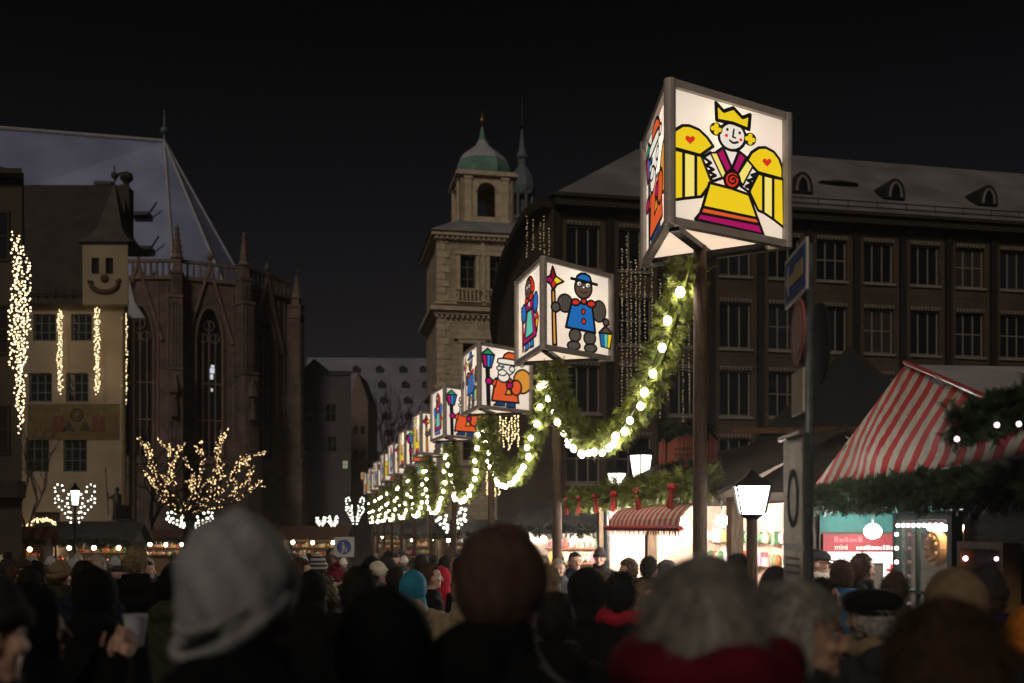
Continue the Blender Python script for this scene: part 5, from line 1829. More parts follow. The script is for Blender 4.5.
# garlands on the striped stall
rg = random.Random(77)
root = thing('fir_eave_garland', 'thick dark fir garland along the bottom edge of the striped tarpaulin', 'garland', (3.1, 8, 2.35))
b = MB(); o0 = Vector((3.1, 8, 2.35))
P_ = [Vector((3.22, 11.1, 2.31)) - o0, Vector((3.1, 9.5, 2.29)) - o0, Vector((3.0, 8, 2.28)) - o0, Vector((2.92, 6.5, 2.255)) - o0, Vector((2.88, 5.2, 2.25)) - o0]
sprigs(b, P_, .10, 2300, rg, .10); b.tube(P_, .03, 6)
tag(b.build('greenery', M_firdark, root), kind='stuff')
root = thing('fir_branch_garland', 'near fir branch with three small pink bulbs jutting in front of the striped tarpaulin', 'garland', (2.95, 5.2, 2.5))
o0 = Vector((2.95, 5.2, 2.5)); b = MB()
P_ = [W(1060, 388, 5.2) - o0, W(1020, 404, 5.15) - o0, W(985, 419, 5.1) - o0, W(955, 425, 5.05) - o0]
sprigs(b, P_, .075, 900, rg, .09)
tag(b.build('greenery', M_firdark, root), kind='stuff')
b = MB(); b.tube(P_, .016, 6); b.tube([P_[0], (.05, .1, .0)], .016, 6); b.build('branch', M_bark, root)
for px, py in ((957, 439), (997, 425), (1019, 424)):
    p = W(px, py, 4.95) - o0
    b = MB(); b.ball(p, .011, 7, 5); b.build('bulb', M_pinkbulb, root)

# ================================================================== SIGN POST
sp_ = thing('sign_post', 'grey street sign post with blue sign, red and white discs and a tall framed notice', 'sign post', (1.70, 5.75, 0))
O = Vector((1.70, 5.75, 0))
b = MB(); b.tube([(0, 0, gz(5)), (0, 0, 1.95), (0, 0, 3.63)], [.034, .034, .034], 12); b.build('post', M_steel, sp_, True)
b = MB(); b.tube([(-.03, .22, gz(5)), (-.03, .22, 2.45), (-.03, .20, 2.52), (-.03, .16, 2.56)], .037, 12); b.build('board_post', pm('grey_post', (.13, .15, .17), (.09, .1, .115), rough=.45), sp_, True)


def plate(name, poly, mat, tilt=0, y=0, z=0, x=-.05, th=.012, yaw=0, mats=None):
    """flat sign facing -x; poly in (y,z)"""
    M_ = Matrix.Translation((x, y, z)) @ Matrix.Rotation(R(yaw), 4, 'Z') @ Matrix.Rotation(R(-90), 4, 'Z') @ Matrix.Rotation(R(tilt), 4, 'Y')
    b_ = MB(M_); b_.prism(poly, 0, th)
    return b_.build(name, mat, sp_), M_


blue, M_ = plate('blue_sign', [(-.27, -.145), (.27, -.145), (.27, .145), (-.27, .145)], pm('sign_white', (.7, .66, .62), (.55, .52, .5)), y=0.06, z=3.47, x=-.055, yaw=-3)
b = MB(M_); b.prism([(-.245, -.12), (.245, -.12), (.245, .12), (-.245, .12)], -.003, -.0005); b.build('blue_field', pm('sign_blue', (.045, .075, .32), (.035, .06, .25)), blue)
b = MB(M_)
b.prism([(-.16, -.045), (.2, -.045), (.2, .05), (.02, .05), (-.02, .02), (-.16, .02)], -.006, -.0035, 0)
b.prism([(-.22, .0), (-.15, .09), (-.15, -.09)], -.0065, -.004, 1)
b.build('pictogram', [pm('sign_buff', (.55, .45, .25), (.45, .36, .2)), pm('sign_pale', (.6, .57, .6))], blue)
disc, M_ = plate('round_sign', [(.19 * math.cos(t * .2618), .19 * math.sin(t * .2618)) for t in range(24)], pm('faded_red', (.42, .10, .09), (.34, .13, .11), scale=6), y=.02, z=3.13, x=-.055, yaw=-5)
b = MB(M_); b.prism([(.145 * math.cos(t * .2618), .145 * math.sin(t * .2618)) for t in range(24)], -.003, -.0005); b.build('disc_field', pm('faded_pink', (.50, .22, .21), (.38, .2, .21), scale=6), disc)
plate('plate', [(-.13, -.125), (.13, -.125), (.13, .125), (-.13, .125)], pm('plate_white', (.6, .53, .42), (.48, .41, .33)), y=.02, z=2.78, x=-.055, yaw=-2)
plate('rear_disc', [(.24 * math.cos(t * .2618), .24 * math.sin(t * .2618)) for t in range(24)], pm('sign_back', (.02, .021, .023), (.015, .016, .018)), y=-.02, z=3.05, x=.045, yaw=-1)
nb_, M_ = plate('notice_board', [(-.22, -1.0), (.22, -1.0), (.22, 0), (-.22, 0)], pm('board_frame', (.07, .075, .08), (.05, .054, .058), rough=.4), y=.02, z=2.53, x=-.075, yaw=0, th=.03)
b = MB(M_)
b.prism([(-.185, -.62), (.185, -.62), (.185, -.04), (-.185, -.04)], -.004, -.0005, 0)
b.prism([(-.185, -.97), (.185, -.97), (.185, -.66), (-.185, -.66)], -.004, -.0005, 0)
pts_o = [(.11 * math.cos(t * .2618), -.36 + .17 * math.sin(t * .2618)) for t in range(24)]
for i in range(24):
    j = (i + 1) % 24
    p, q_ = pts_o[i], pts_o[j]
    b.prism([p, q_, (q_[0] * .72, -.36 + (q_[1] + .36) * .76), (p[0] * .72, -.36 + (p[1] + .36) * .76)], -.007, -.0045, 1)
for zz in (-.70, -.74, -.78, -.84, -.88, -.92):
    b.prism([(-.15, zz), (.13, zz), (.13, zz - .012), (-.15, zz - .012)], -.007, -.0045, 2)
b.build('poster', [pm('poster_paper', (.36, .335, .29), (.22, .205, .18), rough=.25), pm('poster_blue', (.05, .055, .11)), pm('poster_ink', (.09, .085, .08))], nb_)
b = MB(M_); b.tube([(-.22, -.02, .0), (.22, -.02, 0)], .016, 8); b.build('top_glint_rail', pm('painted_glint', (.5, .42, .42), rough=.25, metal=.8), nb_)  # bright tube stands in for the lamp glint along the board top

# far signs
fs = thing('blue_light_box', 'small lit pale blue light box in the centre distance', 'light box', (*W(343, 535, 62).xy, gz(62)))
b = MB(); b.box(-.35, .35, 0, .15, 1.85, 2.7); b.build('box', em('lightbox', (.5, .78, 1), 1.2), fs); b = MB(); b.box(-.05, .05, .02, .12, 0, 1.85); b.build('post', M_metal, fs)
ws = thing('blue_disc_sign', 'white square sign with blue disc and walking figures above the far crowd', 'sign', (*W(344, 548, 30).xy, gz(30)))
b = MB(); b.box(-.3, .3, 0, .02, 1.68, 2.28); b.build('plate', pm('signplate', (.4, .38, .38), (.34, .32, .32)), ws)
b = MB(); b.prism([(.22 * math.cos(t * .2618), 1.98 + .22 * math.sin(t * .2618)) for t in range(24)], -.006, -.001); b.build('blue_field', pm('sign_blue2', (.03, .07, .22), (.025, .06, .19)), ws)
b = MB()
b.ball((-.03, -.012, 2.1), (.035, .006, .035), 8, 6); b.prism([(-.07, 2.05), (.02, 2.05), (.03, 1.9), (-.05, 1.9)], -.014, -.0075)
b.prism([(-.05, 1.9), (-.01, 1.9), (-.03, 1.8), (-.08, 1.8)], -.014, -.0075); b.prism([(.0, 1.9), (.035, 1.9), (.1, 1.82), (.06, 1.81)], -.014, -.0075); b.prism([(.06, 1.97), (.1, 1.97), (.09, 1.87), (.06, 1.87)], -.0145, -.008)
b.build('pictogram', pm('pict_white', (.45, .44, .44)), ws)
b = MB(); b.tube([(0, .05, 0), (0, .05, 2.3)], .03, 8); b.build('post', M_steel, ws)
bs = thing('blue_banner_sign', 'dark blue hanging sign below a black box by the corner pole of the cream house', 'sign', (*W(124, 0, 50).xy, gz(50)))
b = MB(); b.box(-.35, .35, 0, .1, 2.0, 3.0); b.build('board', pm('banner_blue', (.025, .03, .09), (.018, .022, .07)), bs)
b = MB(); b.box(-.4, .4, -.05, .3, 3.05, 3.75); b.build('box', M_metal, bs); b = MB(); b.tube([(0, .15, 0), (0, .15, 3.1)], .05, 8); b.build('post', M_metal, bs)
b = MB(); b.box(-.2, .2, -.006, -.001, 2.2, 2.35); b.box(-.24, .1, -.006, -.001, 2.45, 2.5); b.build('faded_script', pm('fade_txt', (.08, .08, .14)), bs)
# ================================================================== PEOPLE
def remesh(mb, name, voxel, mats, it=6):
    me = mb.mesh(name, mats)
    o = bpy.data.objects.new('tmp', me)
    col.objects.link(o)
    m_ = o.modifiers.new('r', 'REMESH'); m_.mode = 'VOXEL'; m_.voxel_size = voxel; m_.use_smooth_shade = True
    s_ = o.modifiers.new('s', 'SMOOTH'); s_.iterations = it; s_.factor = .5
    dg = bpy.context.evaluated_depsgraph_get()
    out = bpy.data.meshes.new_from_object(o.evaluated_get(dg))
    out.name = name
    bpy.data.objects.remove(o)
    out.polygons.foreach_set('use_smooth', [True] * len(out.polygons))
    return out


def eltube(mb, rings, n=18):
    """rings: (x,y,z,rx,ry) lofted elliptical sections, closed"""
    vs_ = []; fs_ = []
    for x, y, z, rx_, ry_ in rings:
        for k in range(n):
            t = 2 * math.pi * k / n
            vs_.append((x + rx_ * math.cos(t), y + ry_ * math.sin(t), z))
    m_ = len(rings)
    for i in range(m_ - 1):
        for k in range(n):
            k2 = (k + 1) % n
            fs_.append((i * n + k, i * n + k2, (i + 1) * n + k2, (i + 1) * n + k))
    fs_.append(tuple(range(n - 1, -1, -1))); fs_.append(tuple((m_ - 1) * n + k for k in range(n)))
    mb.add(vs_, fs_)


def capsule(mb, pts, rs, n=10):
    mb.tube(pts, rs, n)
    mb.ball(pts[0], rs[0], n, 7); mb.ball(pts[-1], rs[-1], n, 7)


ARMS = {'down': ((.205, -.01, 1.42), (.25, -.04, 1.14), (.25, .07, .90), (0, .15, -1)),
        'raised': ((.205, -.01, 1.42), (.30, .12, 1.24), (.085, .27, 1.50), (-.25, .45, .85)),
        'front': ((.205, -.01, 1.42), (.255, -.02, 1.15), (.13, .24, 1.12), (-.55, .8, .12))}


def body_mesh(pose):
    b = MB()
    eltube(b, [(0, 0, .86, .15, .105), (0, 0, .95, .165, .115), (0, 0, 1.08, .145, .10), (0, 0, 1.22, .155, .105), (0, 0, 1.36, .175, .11), (0, 0, 1.45, .13, .085), (0, 0, 1.5, .07, .065)])
    capsule(b, [(0, -.005, 1.44), (0, .012, 1.58)], [.06, .055], 14)
    b.ball((0, .01, 1.655), (.077, .097, .112), 22, 16)                       # skull
    b.ball((0, .045, 1.585), (.056, .062, .062), 16, 12)                      # jaw
    b.ball((0, .095, 1.548), (.022, .018, .016), 10, 8)                       # chin
    b.tube([(0, .102, 1.662), (0, .118, 1.635), (0, .128, 1.612)], [.010, .013, .018], 8)
    b.ball((0, .122, 1.61), (.02, .016, .013), 10, 8)
    for s_ in (-1, 1):
        b.tube([(s_ * .012, .102, 1.672), (s_ * .035, .098, 1.677), (s_ * .058, .078, 1.668)], .011, 8)   # brow
        b.ball((s_ * .04, .082, 1.615), (.024, .022, .02), 10, 8)             # cheek
        b.ball((s_ * .081, .0, 1.635), (.012, .024, .034), 10, 8)             # ear
    b.tube([(-.026, .096, 1.581), (0, .107, 1.584), (.026, .096, 1.581)], .008, 6)
    b.tube([(-.022, .095, 1.569), (0, .104, 1.567), (.022, .095, 1.569)], .009, 6)
    sh, el, wr, hd = ARMS[pose]
    for s_ in (-1, 1):
        f = lambda p: Vector((p[0] * s_, p[1], p[2]))
        capsule(b, [f((.15, 0, 1.42)), f(sh), f(el)], [.05, .056, .042]); capsule(b, [f(el), f(wr)], [.042, .029])
        h_ = f(hd).normalized()
        w_ = f(wr)
        sd = Vector((0, 1, 0)) if pose == 'down' else Vector((0, 0, 1))
        sd = (sd - h_ * sd.dot(h_)).normalized()
        nn = h_.cross(sd)
        b.tube([w_, w_ + h_ * .04, w_ + h_ * .095], [.028, .038, .036], 12, 0, True, (1, .55) if pose == 'down' else (1, .6))
        b.ball(w_ + h_ * .06, .026, 10, 8)
        for k, (o_, L_) in enumerate(((.03, .068), (.010, .078), (-.010, .072), (-.03, .056))):
            p0 = w_ + h_ * .08 + sd * o_
            p1 = p0 + h_ * L_ * .55 + sd * o_ * .15
            p2 = p1 + (h_ * .8 + nn * .55 * s_ * -1).normalized() * L_ * .5
            capsule(b, [p0, p1, p2], [.0095, .009, .008], 8)
        t0 = w_ + h_ * .03 + sd * .03
        capsule(b, [t0, t0 + (h_ * .6 + sd * .8).normalized() * .04, t0 + (h_ * .95 + sd * .6).normalized() * .075], [.012, .011, .009], 8)
        capsule(b, [(s_ * .09, 0, .90), (s_ * .10, .02, .50), (s_ * .10, -.02, .09)], [.085, .057, .042])
        capsule(b, [(s_ * .10, -.05, .05), (s_ * .115, .14, .04)], [.042, .038])
    return remesh(b, 'body', .0075, M_skin, 5)


def coat_mesh(kind, pose, seed):
    rg = random.Random(seed)
    b = MB()
    k = {'parka': 1.0, 'puffy': 1.12, 'slim': .9, 'long': .97}[kind]
    hem = {'parka': .72, 'puffy': .80, 'slim': .78, 'long': .42}[kind]
    eltube(b, [(0, 0, hem, .235 * k, .19 * k), (0, 0, hem + .03, .245 * k, .195 * k), (0, 0, 1.0, .215 * k, .17 * k), (0, -.005, 1.15, .215 * k, .17 * k), (0, -.01, 1.3, .23 * k, .17 * k),
               (0, -.01, 1.39, .225 * k, .155 * k), (0, -.01, 1.45, .175 * k, .13 * k), (0, -.005, 1.49, .12, .11)])
    if kind in ('parka', 'puffy'):
        eltube(b, [(0, -.02, 1.44, .12, .11), (0, -.02, 1.52, .115, .105), (0, -.02, 1.565, .118, .11)])
        b.ball((0, -.12, 1.47), (.15, .075, .085), 14, 10)                     # folded hood
    else:
        eltube(b, [(0, -.012, 1.44, .12, .105), (0, -.012, 1.53, .098, .095)])
    sh, el, wr, hd = ARMS[pose]
    for s_ in (-1, 1):
        f = lambda p: Vector((p[0] * s_, p[1], p[2]))
        wr2 = f(wr) + f(hd).normalized() * .01
        capsule(b, [f((.15, -.01, 1.40)), f(sh), f(el)], [.085 * k, .088 * k, .07 * k])
        capsule(b, [f(el), wr2], [.07 * k, .055 * k])
        if kind == 'puffy':
            for t in range(5):
                p = f(sh).lerp(f(el), t / 4); b.ball(p, .092, 12, 8)
    if kind == 'puffy':
        for z_ in (.84, .94, 1.04, 1.14, 1.24, 1.34):
            eltube(b, [(0, -.005, z_ - .03, .225, .175), (0, -.005, z_, .265, .21), (0, -.005, z_ + .03, .225, .175)])
    me = remesh(b, 'coat', .016, M_black, 4)
    for v_ in me.vertices:                                                    # creases
        n_ = mnoise.noise(v_.co * 5 + Vector((seed, 0, 0))) * .011 + mnoise.noise(v_.co * 14 + Vector((0, seed, 0))) * .006
        v_.co += v_.normal * n_
    return me


def trouser_mesh():
    b = MB()
    eltube(b, [(0, 0, .84, .17, .125), (0, 0, .98, .175, .13), (0, 0, 1.02, .165, .12)])
    for s_ in (-1, 1):
        capsule(b, [(s_ * .09, 0, .88), (s_ * .10, .015, .5), (s_ * .10, -.015, .13)], [.10, .078, .07])
    me = remesh(b, 'trousers', .016, M_black, 3)
    return me


def boot_mesh():
    b = MB()
    for s_ in (-1, 1):
        capsule(b, [(s_ * .10, -.02, .22), (s_ * .10, -.02, .075)], [.06, .055]); capsule(b, [(s_ * .10, -.04, .055), (s_ * .118, .15, .05)], [.054, .048])
        b.box(s_ * .10 - .05, s_ * .10 + .06, -.09, .19, 0.0, .03)
    return remesh(b, 'boots', .011, M_black, 3)


M_skin = pm('skin', (.42, .26, .19), (.36, .20, .15), rough=.55, scale=14)
M_black = pm('cloth_black', (.006, .006, .0065), (.0035, .0035, .004), rough=.9, spec=.06, scale=30, bump=.4, bscale=90, bdist=.004)
BODY = {p: body_mesh(p) for p in ARMS}
COATS = {}


def coat_of(k, p):
    if (k, p) not in COATS:
        COATS[k, p] = coat_mesh(k, p, len(COATS) * 3 + 1)
    return COATS[k, p]


TROUS = trouser_mesh(); BOOT = boot_mesh()
HC = Vector((0, .01, 1.645))


def nz(d_, f, s_): return mnoise.noise(d_ * f + Vector((s_, s_ * 2, 0)))


def fuzz(mb, c, r, n, ln, rg, cond=None, mi=0, wd=.003):
    for _ in range(n):
        d_ = Vector((rg.gauss(0, 1), rg.gauss(0, 1), rg.gauss(0, 1))).normalized()
        if cond and not cond(d_): continue
        p = Vector((c[0] + d_.x * r[0], c[1] + d_.y * r[1], c[2] + d_.z * r[2]))
        t = (d_ + Vector((rg.gauss(0, .5), rg.gauss(0, .5), rg.gauss(0, .5) - .3))).normalized()
        s_ = t.orthogonal().normalized() * wd
        mb.add([p - s_, p + s_, p + t * ln * rg.uniform(.5, 1.2)], [(0, 1, 2)], mi)


def head_cover(kind, seed=1):
    """hat / hair / hood meshes around the head; face looks along +y"""
    rg = random.Random(seed)
    b = MB(); c = tuple(HC)
    if kind in ('slouch', 'dome'):
        def fn(d_):
            q = d_.copy()
            base = -.80 + .75 * max(0, d_.y)
            if q.z < base: q.z = base
            fold = (.04 * math.sin(8 * (q.z + .95 * q.x) + 1.5 * q.y + 1.5 * nz(d_, 2, seed)) if kind == 'slouch' else .02 * nz(d_, 5, seed)) + .03 * nz(d_, 2.2, seed)
            k = 1 + fold
            up = max(0, q.z)
            return Vector((q.x * k, q.y * k - (.10 * up * up if kind == 'slouch' else 0), q.z * k * 1.0))
        b.ball((c[0], c[1] - .008, c[2] + .015), (.122, .135, .138) if kind == 'slouch' else (.114, .128, .135), 52, 36, fn)
        fuzz(b, (c[0], c[1] - .008, c[2] + .015), (.112, .127, .136), 700, .014, rg, lambda d_: d_.z > -.6 and not (d_.y > .3 and d_.z < .1), 0, .0015)
        if kind == 'slouch':
            for q0, rr in ((-.045, .024), (.0, .014)):
                ring = [(.107 * math.cos(t * .2618), c[1] - .008 + .121 * math.sin(t * .2618), c[2] + q0 + .05 * math.cos(t * .2618) + .045 * math.sin(t * .2618)) for t in range(25)]
                b.tube(ring, rr, 10, 0, False, (.5, 1))
        name = 'knit_hat'
    elif kind in ('beanie', 'bobble'):
        def fn(d_):
            q = d_.copy()
            base = -.14 + .2 * d_.y
            if q.z < base: q.z = base
            k = 1 + .02 * nz(d_, 5, seed)
            return Vector((q.x * k, q.y * k, q.z * (1.0 + .12 * max(0, q.z))))
        b.ball((c[0], c[1] - .005, c[2] + .03), (.092, .113, .115), 36, 24, fn)
        ring = [(.0945 * math.cos(t * .2618), c[1] - .005 + .116 * math.sin(t * .2618), c[2] + .025 + .022 * math.sin(t * .2618)) for t in range(25)]
        b.tube(ring, .026, 8, 0, False, (.4, 1))
        if kind == 'bobble':
            b.ball((c[0], c[1] - .02, c[2] + .175), .045, 18, 12, lambda d_: 1 + .22 * nz(d_, 7, seed)); fuzz(b, (c[0], c[1] - .02, c[2] + .175), (.04, .04, .04), 160, .03, rg)
        name = 'knit_hat'
    elif kind == 'beret':
        b.ball((c[0] + .01, c[1] - .01, c[2] + .075), (.125, .14, .055), 28, 14, lambda d_: 1 + .05 * nz(d_, 4, seed))
        b.tube([(.088 * math.cos(t * .2618), c[1] + .108 * math.sin(t * .2618), c[2] + .04 + .015 * math.sin(t * .2618)) for t in range(25)], .017, 8, 0, False)
        b.tube([(c[0], c[1] - .01, c[2] + .125), (c[0] + .01, c[1] - .01, c[2] + .145)], .006, 6)
        name = 'beret'
    elif kind == 'cap':
        b.ball((c[0], c[1], c[2] + .05), (.092, .118, .072), 26, 14, lambda d_: Vector((d_.x, d_.y, max(d_.z, -.25))))
        b.sheet([(-.07, c[1] + .085, c[2] + .04), (.07, c[1] + .085, c[2] + .04), (.055, c[1] + .155, c[2] + .025), (-.055, c[1] + .155, c[2] + .025)], .008)
        name = 'cap'
    elif kind in ('hood', 'furhood'):
        def fn(d_):
            k = 1 + .06 * nz(d_, 3, seed) + .035 * nz(d_, 8, seed) + (.035 if abs(d_.x) < .09 else 0)
            if d_.y < 0 and d_.z > 0: k += .12 * d_.z * -d_.y
            ang = math.acos(max(-1, min(1, d_.y)))
            if ang < .85:
                t = 1 - ang / .85
                return Vector((d_.x * k, d_.y * (k - .62 * min(1, t * 2.2)), d_.z * k))
            return d_ * k
        b.ball((0, -.005, 1.65), (.122, .145, .155), 32, 22, fn)
        eltube(b, [(0, -.015, 1.42, .17, .135), (0, -.015, 1.50, .125, .115), (0, -.015, 1.57, .112, .112)])
        if kind == 'furhood':
            ring = []
            for t in range(30):
                a_ = 2 * math.pi * t / 30
                p = Vector((.102 * math.cos(a_), .082, 1.645 + .128 * math.sin(a_)))
                b.ball(p, .024, 6, 5, None, 1)
                for _ in range(16):
                    d_ = Vector((rg.gauss(0, 1), rg.gauss(.3, 1), rg.gauss(0, 1))).normalized()
                    s_ = d_.orthogonal().normalized() * .003
                    q = p + d_ * .015
                    b.add([q - s_, q + s_, q + d_ * rg.uniform(.025, .05)], [(0, 1, 2)], 1)
        name = 'hood'
    elif kind == 'bob':
        def fn(d_):
            q = d_.copy()
            base = -.66
            if q.z < base: q.z = base
            k = 1 + .07 * nz(d_, 3.2, seed) + .022 * nz(Vector((d_.x * 9, d_.y * 9, d_.z * 1.5)), 1.5, seed)
            if d_.y > .3 and d_.z < .42: k *= .66
            return q * k
        b.ball((0, -.008, 1.655), (.106, .122, .138), 44, 30, fn)
        for _ in range(6000):
            d_ = Vector((rg.gauss(0, 1), rg.gauss(-.2, 1), rg.gauss(0, 1))).normalized()
            if d_.y > .25 and d_.z < .45 or d_.z < -.7: continue
            p = Vector((d_.x * .107, -.008 + d_.y * .123, 1.655 + d_.z * .139))
            t = (Vector((d_.x * .25, d_.y * .25 - .15, -1)) - d_ * (-d_.z) * .9 + Vector((rg.gauss(0, .15), rg.gauss(0, .15), 0))).normalized()
            s_ = t.cross(d_).normalized() * .0022
            b.add([p - s_, p + s_, p + t * rg.uniform(.05, .10) + d_ * .007], [(0, 1, 2)])
        name = 'hair'
    elif kind in ('short', 'grey_short', 'long', 'curly', 'bun', 'fluffy'):
        def fn(d_):
            k = 1 + .05 * nz(d_, 6, seed) + .03 * nz(d_, 15, seed)
            if d_.y > .25 and d_.z < .42:
                k *= .72
            if d_.z < -.3 and d_.y > -.3:
                k *= .8
            return d_ * k
        r_ = (.088, .108, .121)
        if kind == 'curly': r_ = (.108, .125, .14)
        if kind == 'fluffy': r_ = (.112, .128, .135)
        b.ball((0, -.006, 1.662), r_, 32, 22, fn)
        nf = {'short': 1100, 'grey_short': 1100, 'long': 1100, 'curly': 1800, 'bun': 500, 'fluffy': 2600}[kind]
        fuzz(b, (0, -.006, 1.662), r_, nf, .025 if kind != 'fluffy' else .03, rg, lambda d_: not (d_.y > .2 and d_.z < .45) and d_.z > -.7)
        if kind == 'long':
            eltube(b, [(0, -.05, 1.44, .105, .045), (0, -.055, 1.5, .105, .06), (0, -.04, 1.6, .095, .075), (0, -.03, 1.68, .085, .07)])
            for s_ in (-1, 1):
                b.tube([(s_ * .078, .01, 1.68), (s_ * .088, .02, 1.6), (s_ * .085, .03, 1.48)], [.03, .03, .02], 8)
        if kind == 'bun':
            b.ball((0, -.10, 1.72), .05, 14, 10, lambda d_: 1 + .1 * nz(d_, 6, seed))
        if kind == 'curly':
            for _ in range(70):
                d_ = Vector((rg.gauss(0, 1), rg.gauss(-.35, 1), rg.gauss(.2, 1))).normalized()
                if d_.y > .45 and d_.z < .5 or d_.z < -.75: continue
                p = Vector((d_.x * .1, d_.y * .118 - .006, 1.662 + d_.z * .132))
                b.ball(p, .026, 7, 5, lambda q: 1 + .2 * nz(q, 5, seed))
        name = 'hair'
    return b, name


HEADTOP = {'beanie': 1.80, 'bobble': 1.86, 'slouch': 1.81, 'dome': 1.80, 'bob': 1.795, 'beret': 1.795, 'cap': 1.775, 'hood': 1.805, 'furhood': 1.81, 'short': 1.785, 'grey_short': 1.785, 'long': 1.785, 'curly': 1.81, 'bun': 1.785, 'fluffy': 1.80}
HM = {}
for i, k in enumerate(HEADTOP):
    b, nm = head_cover(k, i + 3)
    HM[k] = (b, nm, {})
sb_ = MB()
sb_.tube([(.105 * math.cos(t * .2618), -.005 + .105 * math.sin(t * .2618), 1.525 + .012 * math.sin(t * 1.3)) for t in range(25)], .042, 10, 0, False)
sb_.tube([(.02, .115, 1.51), (.04, .175, 1.36), (.03, .19, 1.2)], [.035, .04, .035], 8, 0, True, (1, .45))
ME_scarf = sb_.mesh('scarf', M_black, True)
ey = MB()
for s_ in (-1, 1):
    ey.ball((s_ * .032, .0985, 1.648), (.012, .008, .008), 10, 7)
ME_eye = {}
for s_ in (-1, 1):
    e_ = MB(); e_.ball((s_ * .032, .0945, 1.648), (.013, .010, .0085), 10, 8, None, 0); e_.ball((s_ * .032, .1015, 1.648), (.006, .0042, .006), 8, 6, None, 1)
    ME_eye[s_] = e_.mesh('eye', [pm('eye_white', (.5, .47, .44)), pm('iris', (.03, .02, .015), rough=.2)], True)
gm_ = MB()
for s_ in (-1, 1):
    gm_.tube([(s_ * .034 + .024 * math.cos(t * .524), .118, 1.645 + .018 * math.sin(t * .524)) for t in range(13)], .0022, 5)
    gm_.tube([(s_ * .058, .116, 1.65), (s_ * .082, .0, 1.655)], .002, 5)
gm_.tube([(-.011, .12, 1.65), (.011, .12, 1.65)], .002, 5)
ME_spec = gm_.mesh('spectacles', M_metal)


def knit(name, c1, c2=None):
    return pm('knit_' + name, c1, c2 or tuple(x * .7 for x in c1), rough=.95, spec=.05, scale=25, bump=.9, bscale=110, bdist=.006, stretch=(1, 1, .5))


CL = {'black': M_black, 'navy': pm('cloth_navy', (.012, .016, .032), (.008, .01, .02), rough=.8, spec=.08, scale=18, bump=.3), 'brown': pm('cloth_brown', (.045, .028, .018), (.028, .018, .012), rough=.85, spec=.08, scale=18, bump=.3),
      'olive': pm('cloth_olive', (.035, .034, .018), (.022, .021, .012), rough=.85, spec=.08, scale=18, bump=.3), 'grey': pm('cloth_grey', (.06, .06, .064), (.04, .04, .043), rough=.85, spec=.08, scale=18, bump=.3),
      'darkred': pm('cloth_darkred', (.10, .005, .014), (.06, .003, .009), rough=.85, spec=.08, scale=18, bump=.3), 'red': pm('cloth_red', (.36, .014, .03), (.24, .01, .02), rough=.85, spec=.08, scale=18, bump=.3),
      'teal': pm('cloth_teal', (.02, .19, .29), (.014, .14, .22), rough=.7, spec=.08, scale=18, bump=.3), 'blue': pm('cloth_blue', (.015, .10, .20), (.01, .07, .15), rough=.75, spec=.08, scale=18, bump=.3),
      'beige': pm('cloth_beige', (.26, .2, .13), (.19, .145, .095), rough=.85, spec=.08, scale=18, bump=.3), 'white': knit('white', (.5, .44, .36)), 'greyknit': knit('grey', (.30, .295, .31), (.20, .2, .215)),
      'darkknit': knit('dark', (.03, .026, .026)), 'brownknit': knit('brown', (.075, .045, .035), (.05, .03, .025)), 'fawn': knit('fawn', (.20, .14, .085)), 'orange': knit('orange', (.45, .14, .02)),
      'stripe': stripes('hat_stripes', (.02, .02, .022), (.32, .3, .3), (0, 0, 1), .045, dirt=.1), 'plaid': stripes('hat_plaid', (.12, .09, .03), (.03, .028, .02), (.7, .2, .6), .04, dirt=.2),
      'hair_dark': pm('hair_dark', (.018, .013, .010), (.01, .008, .006), rough=.8, spec=.12, scale=30), 'hair_brown': pm('hair_brown', (.07, .04, .022), (.04, .024, .014), rough=.8, spec=.12, scale=30),
      'hair_blond': pm('hair_blond', (.22, .16, .09), (.14, .1, .055), rough=.8, spec=.12, scale=30), 'hair_grey': pm('hair_grey', (.36, .33, .29), (.17, .155, .14), rough=.8, spec=.12, scale=30),
      'fur': pm('fur_trim', (.20, .145, .085), (.12, .085, .05), rough=.8, scale=30), 'darkgrey': pm('cloth_darkgrey', (.028, .028, .03), (.018, .018, .02), rough=.8, spec=.08, scale=18)}


def head_mesh(kind, mat):
    b, nm, cache = HM[kind]
    if mat not in cache:
        cache[mat] = b.mesh(nm, [CL[mat], CL['fur']], True)
    return cache[mat], nm


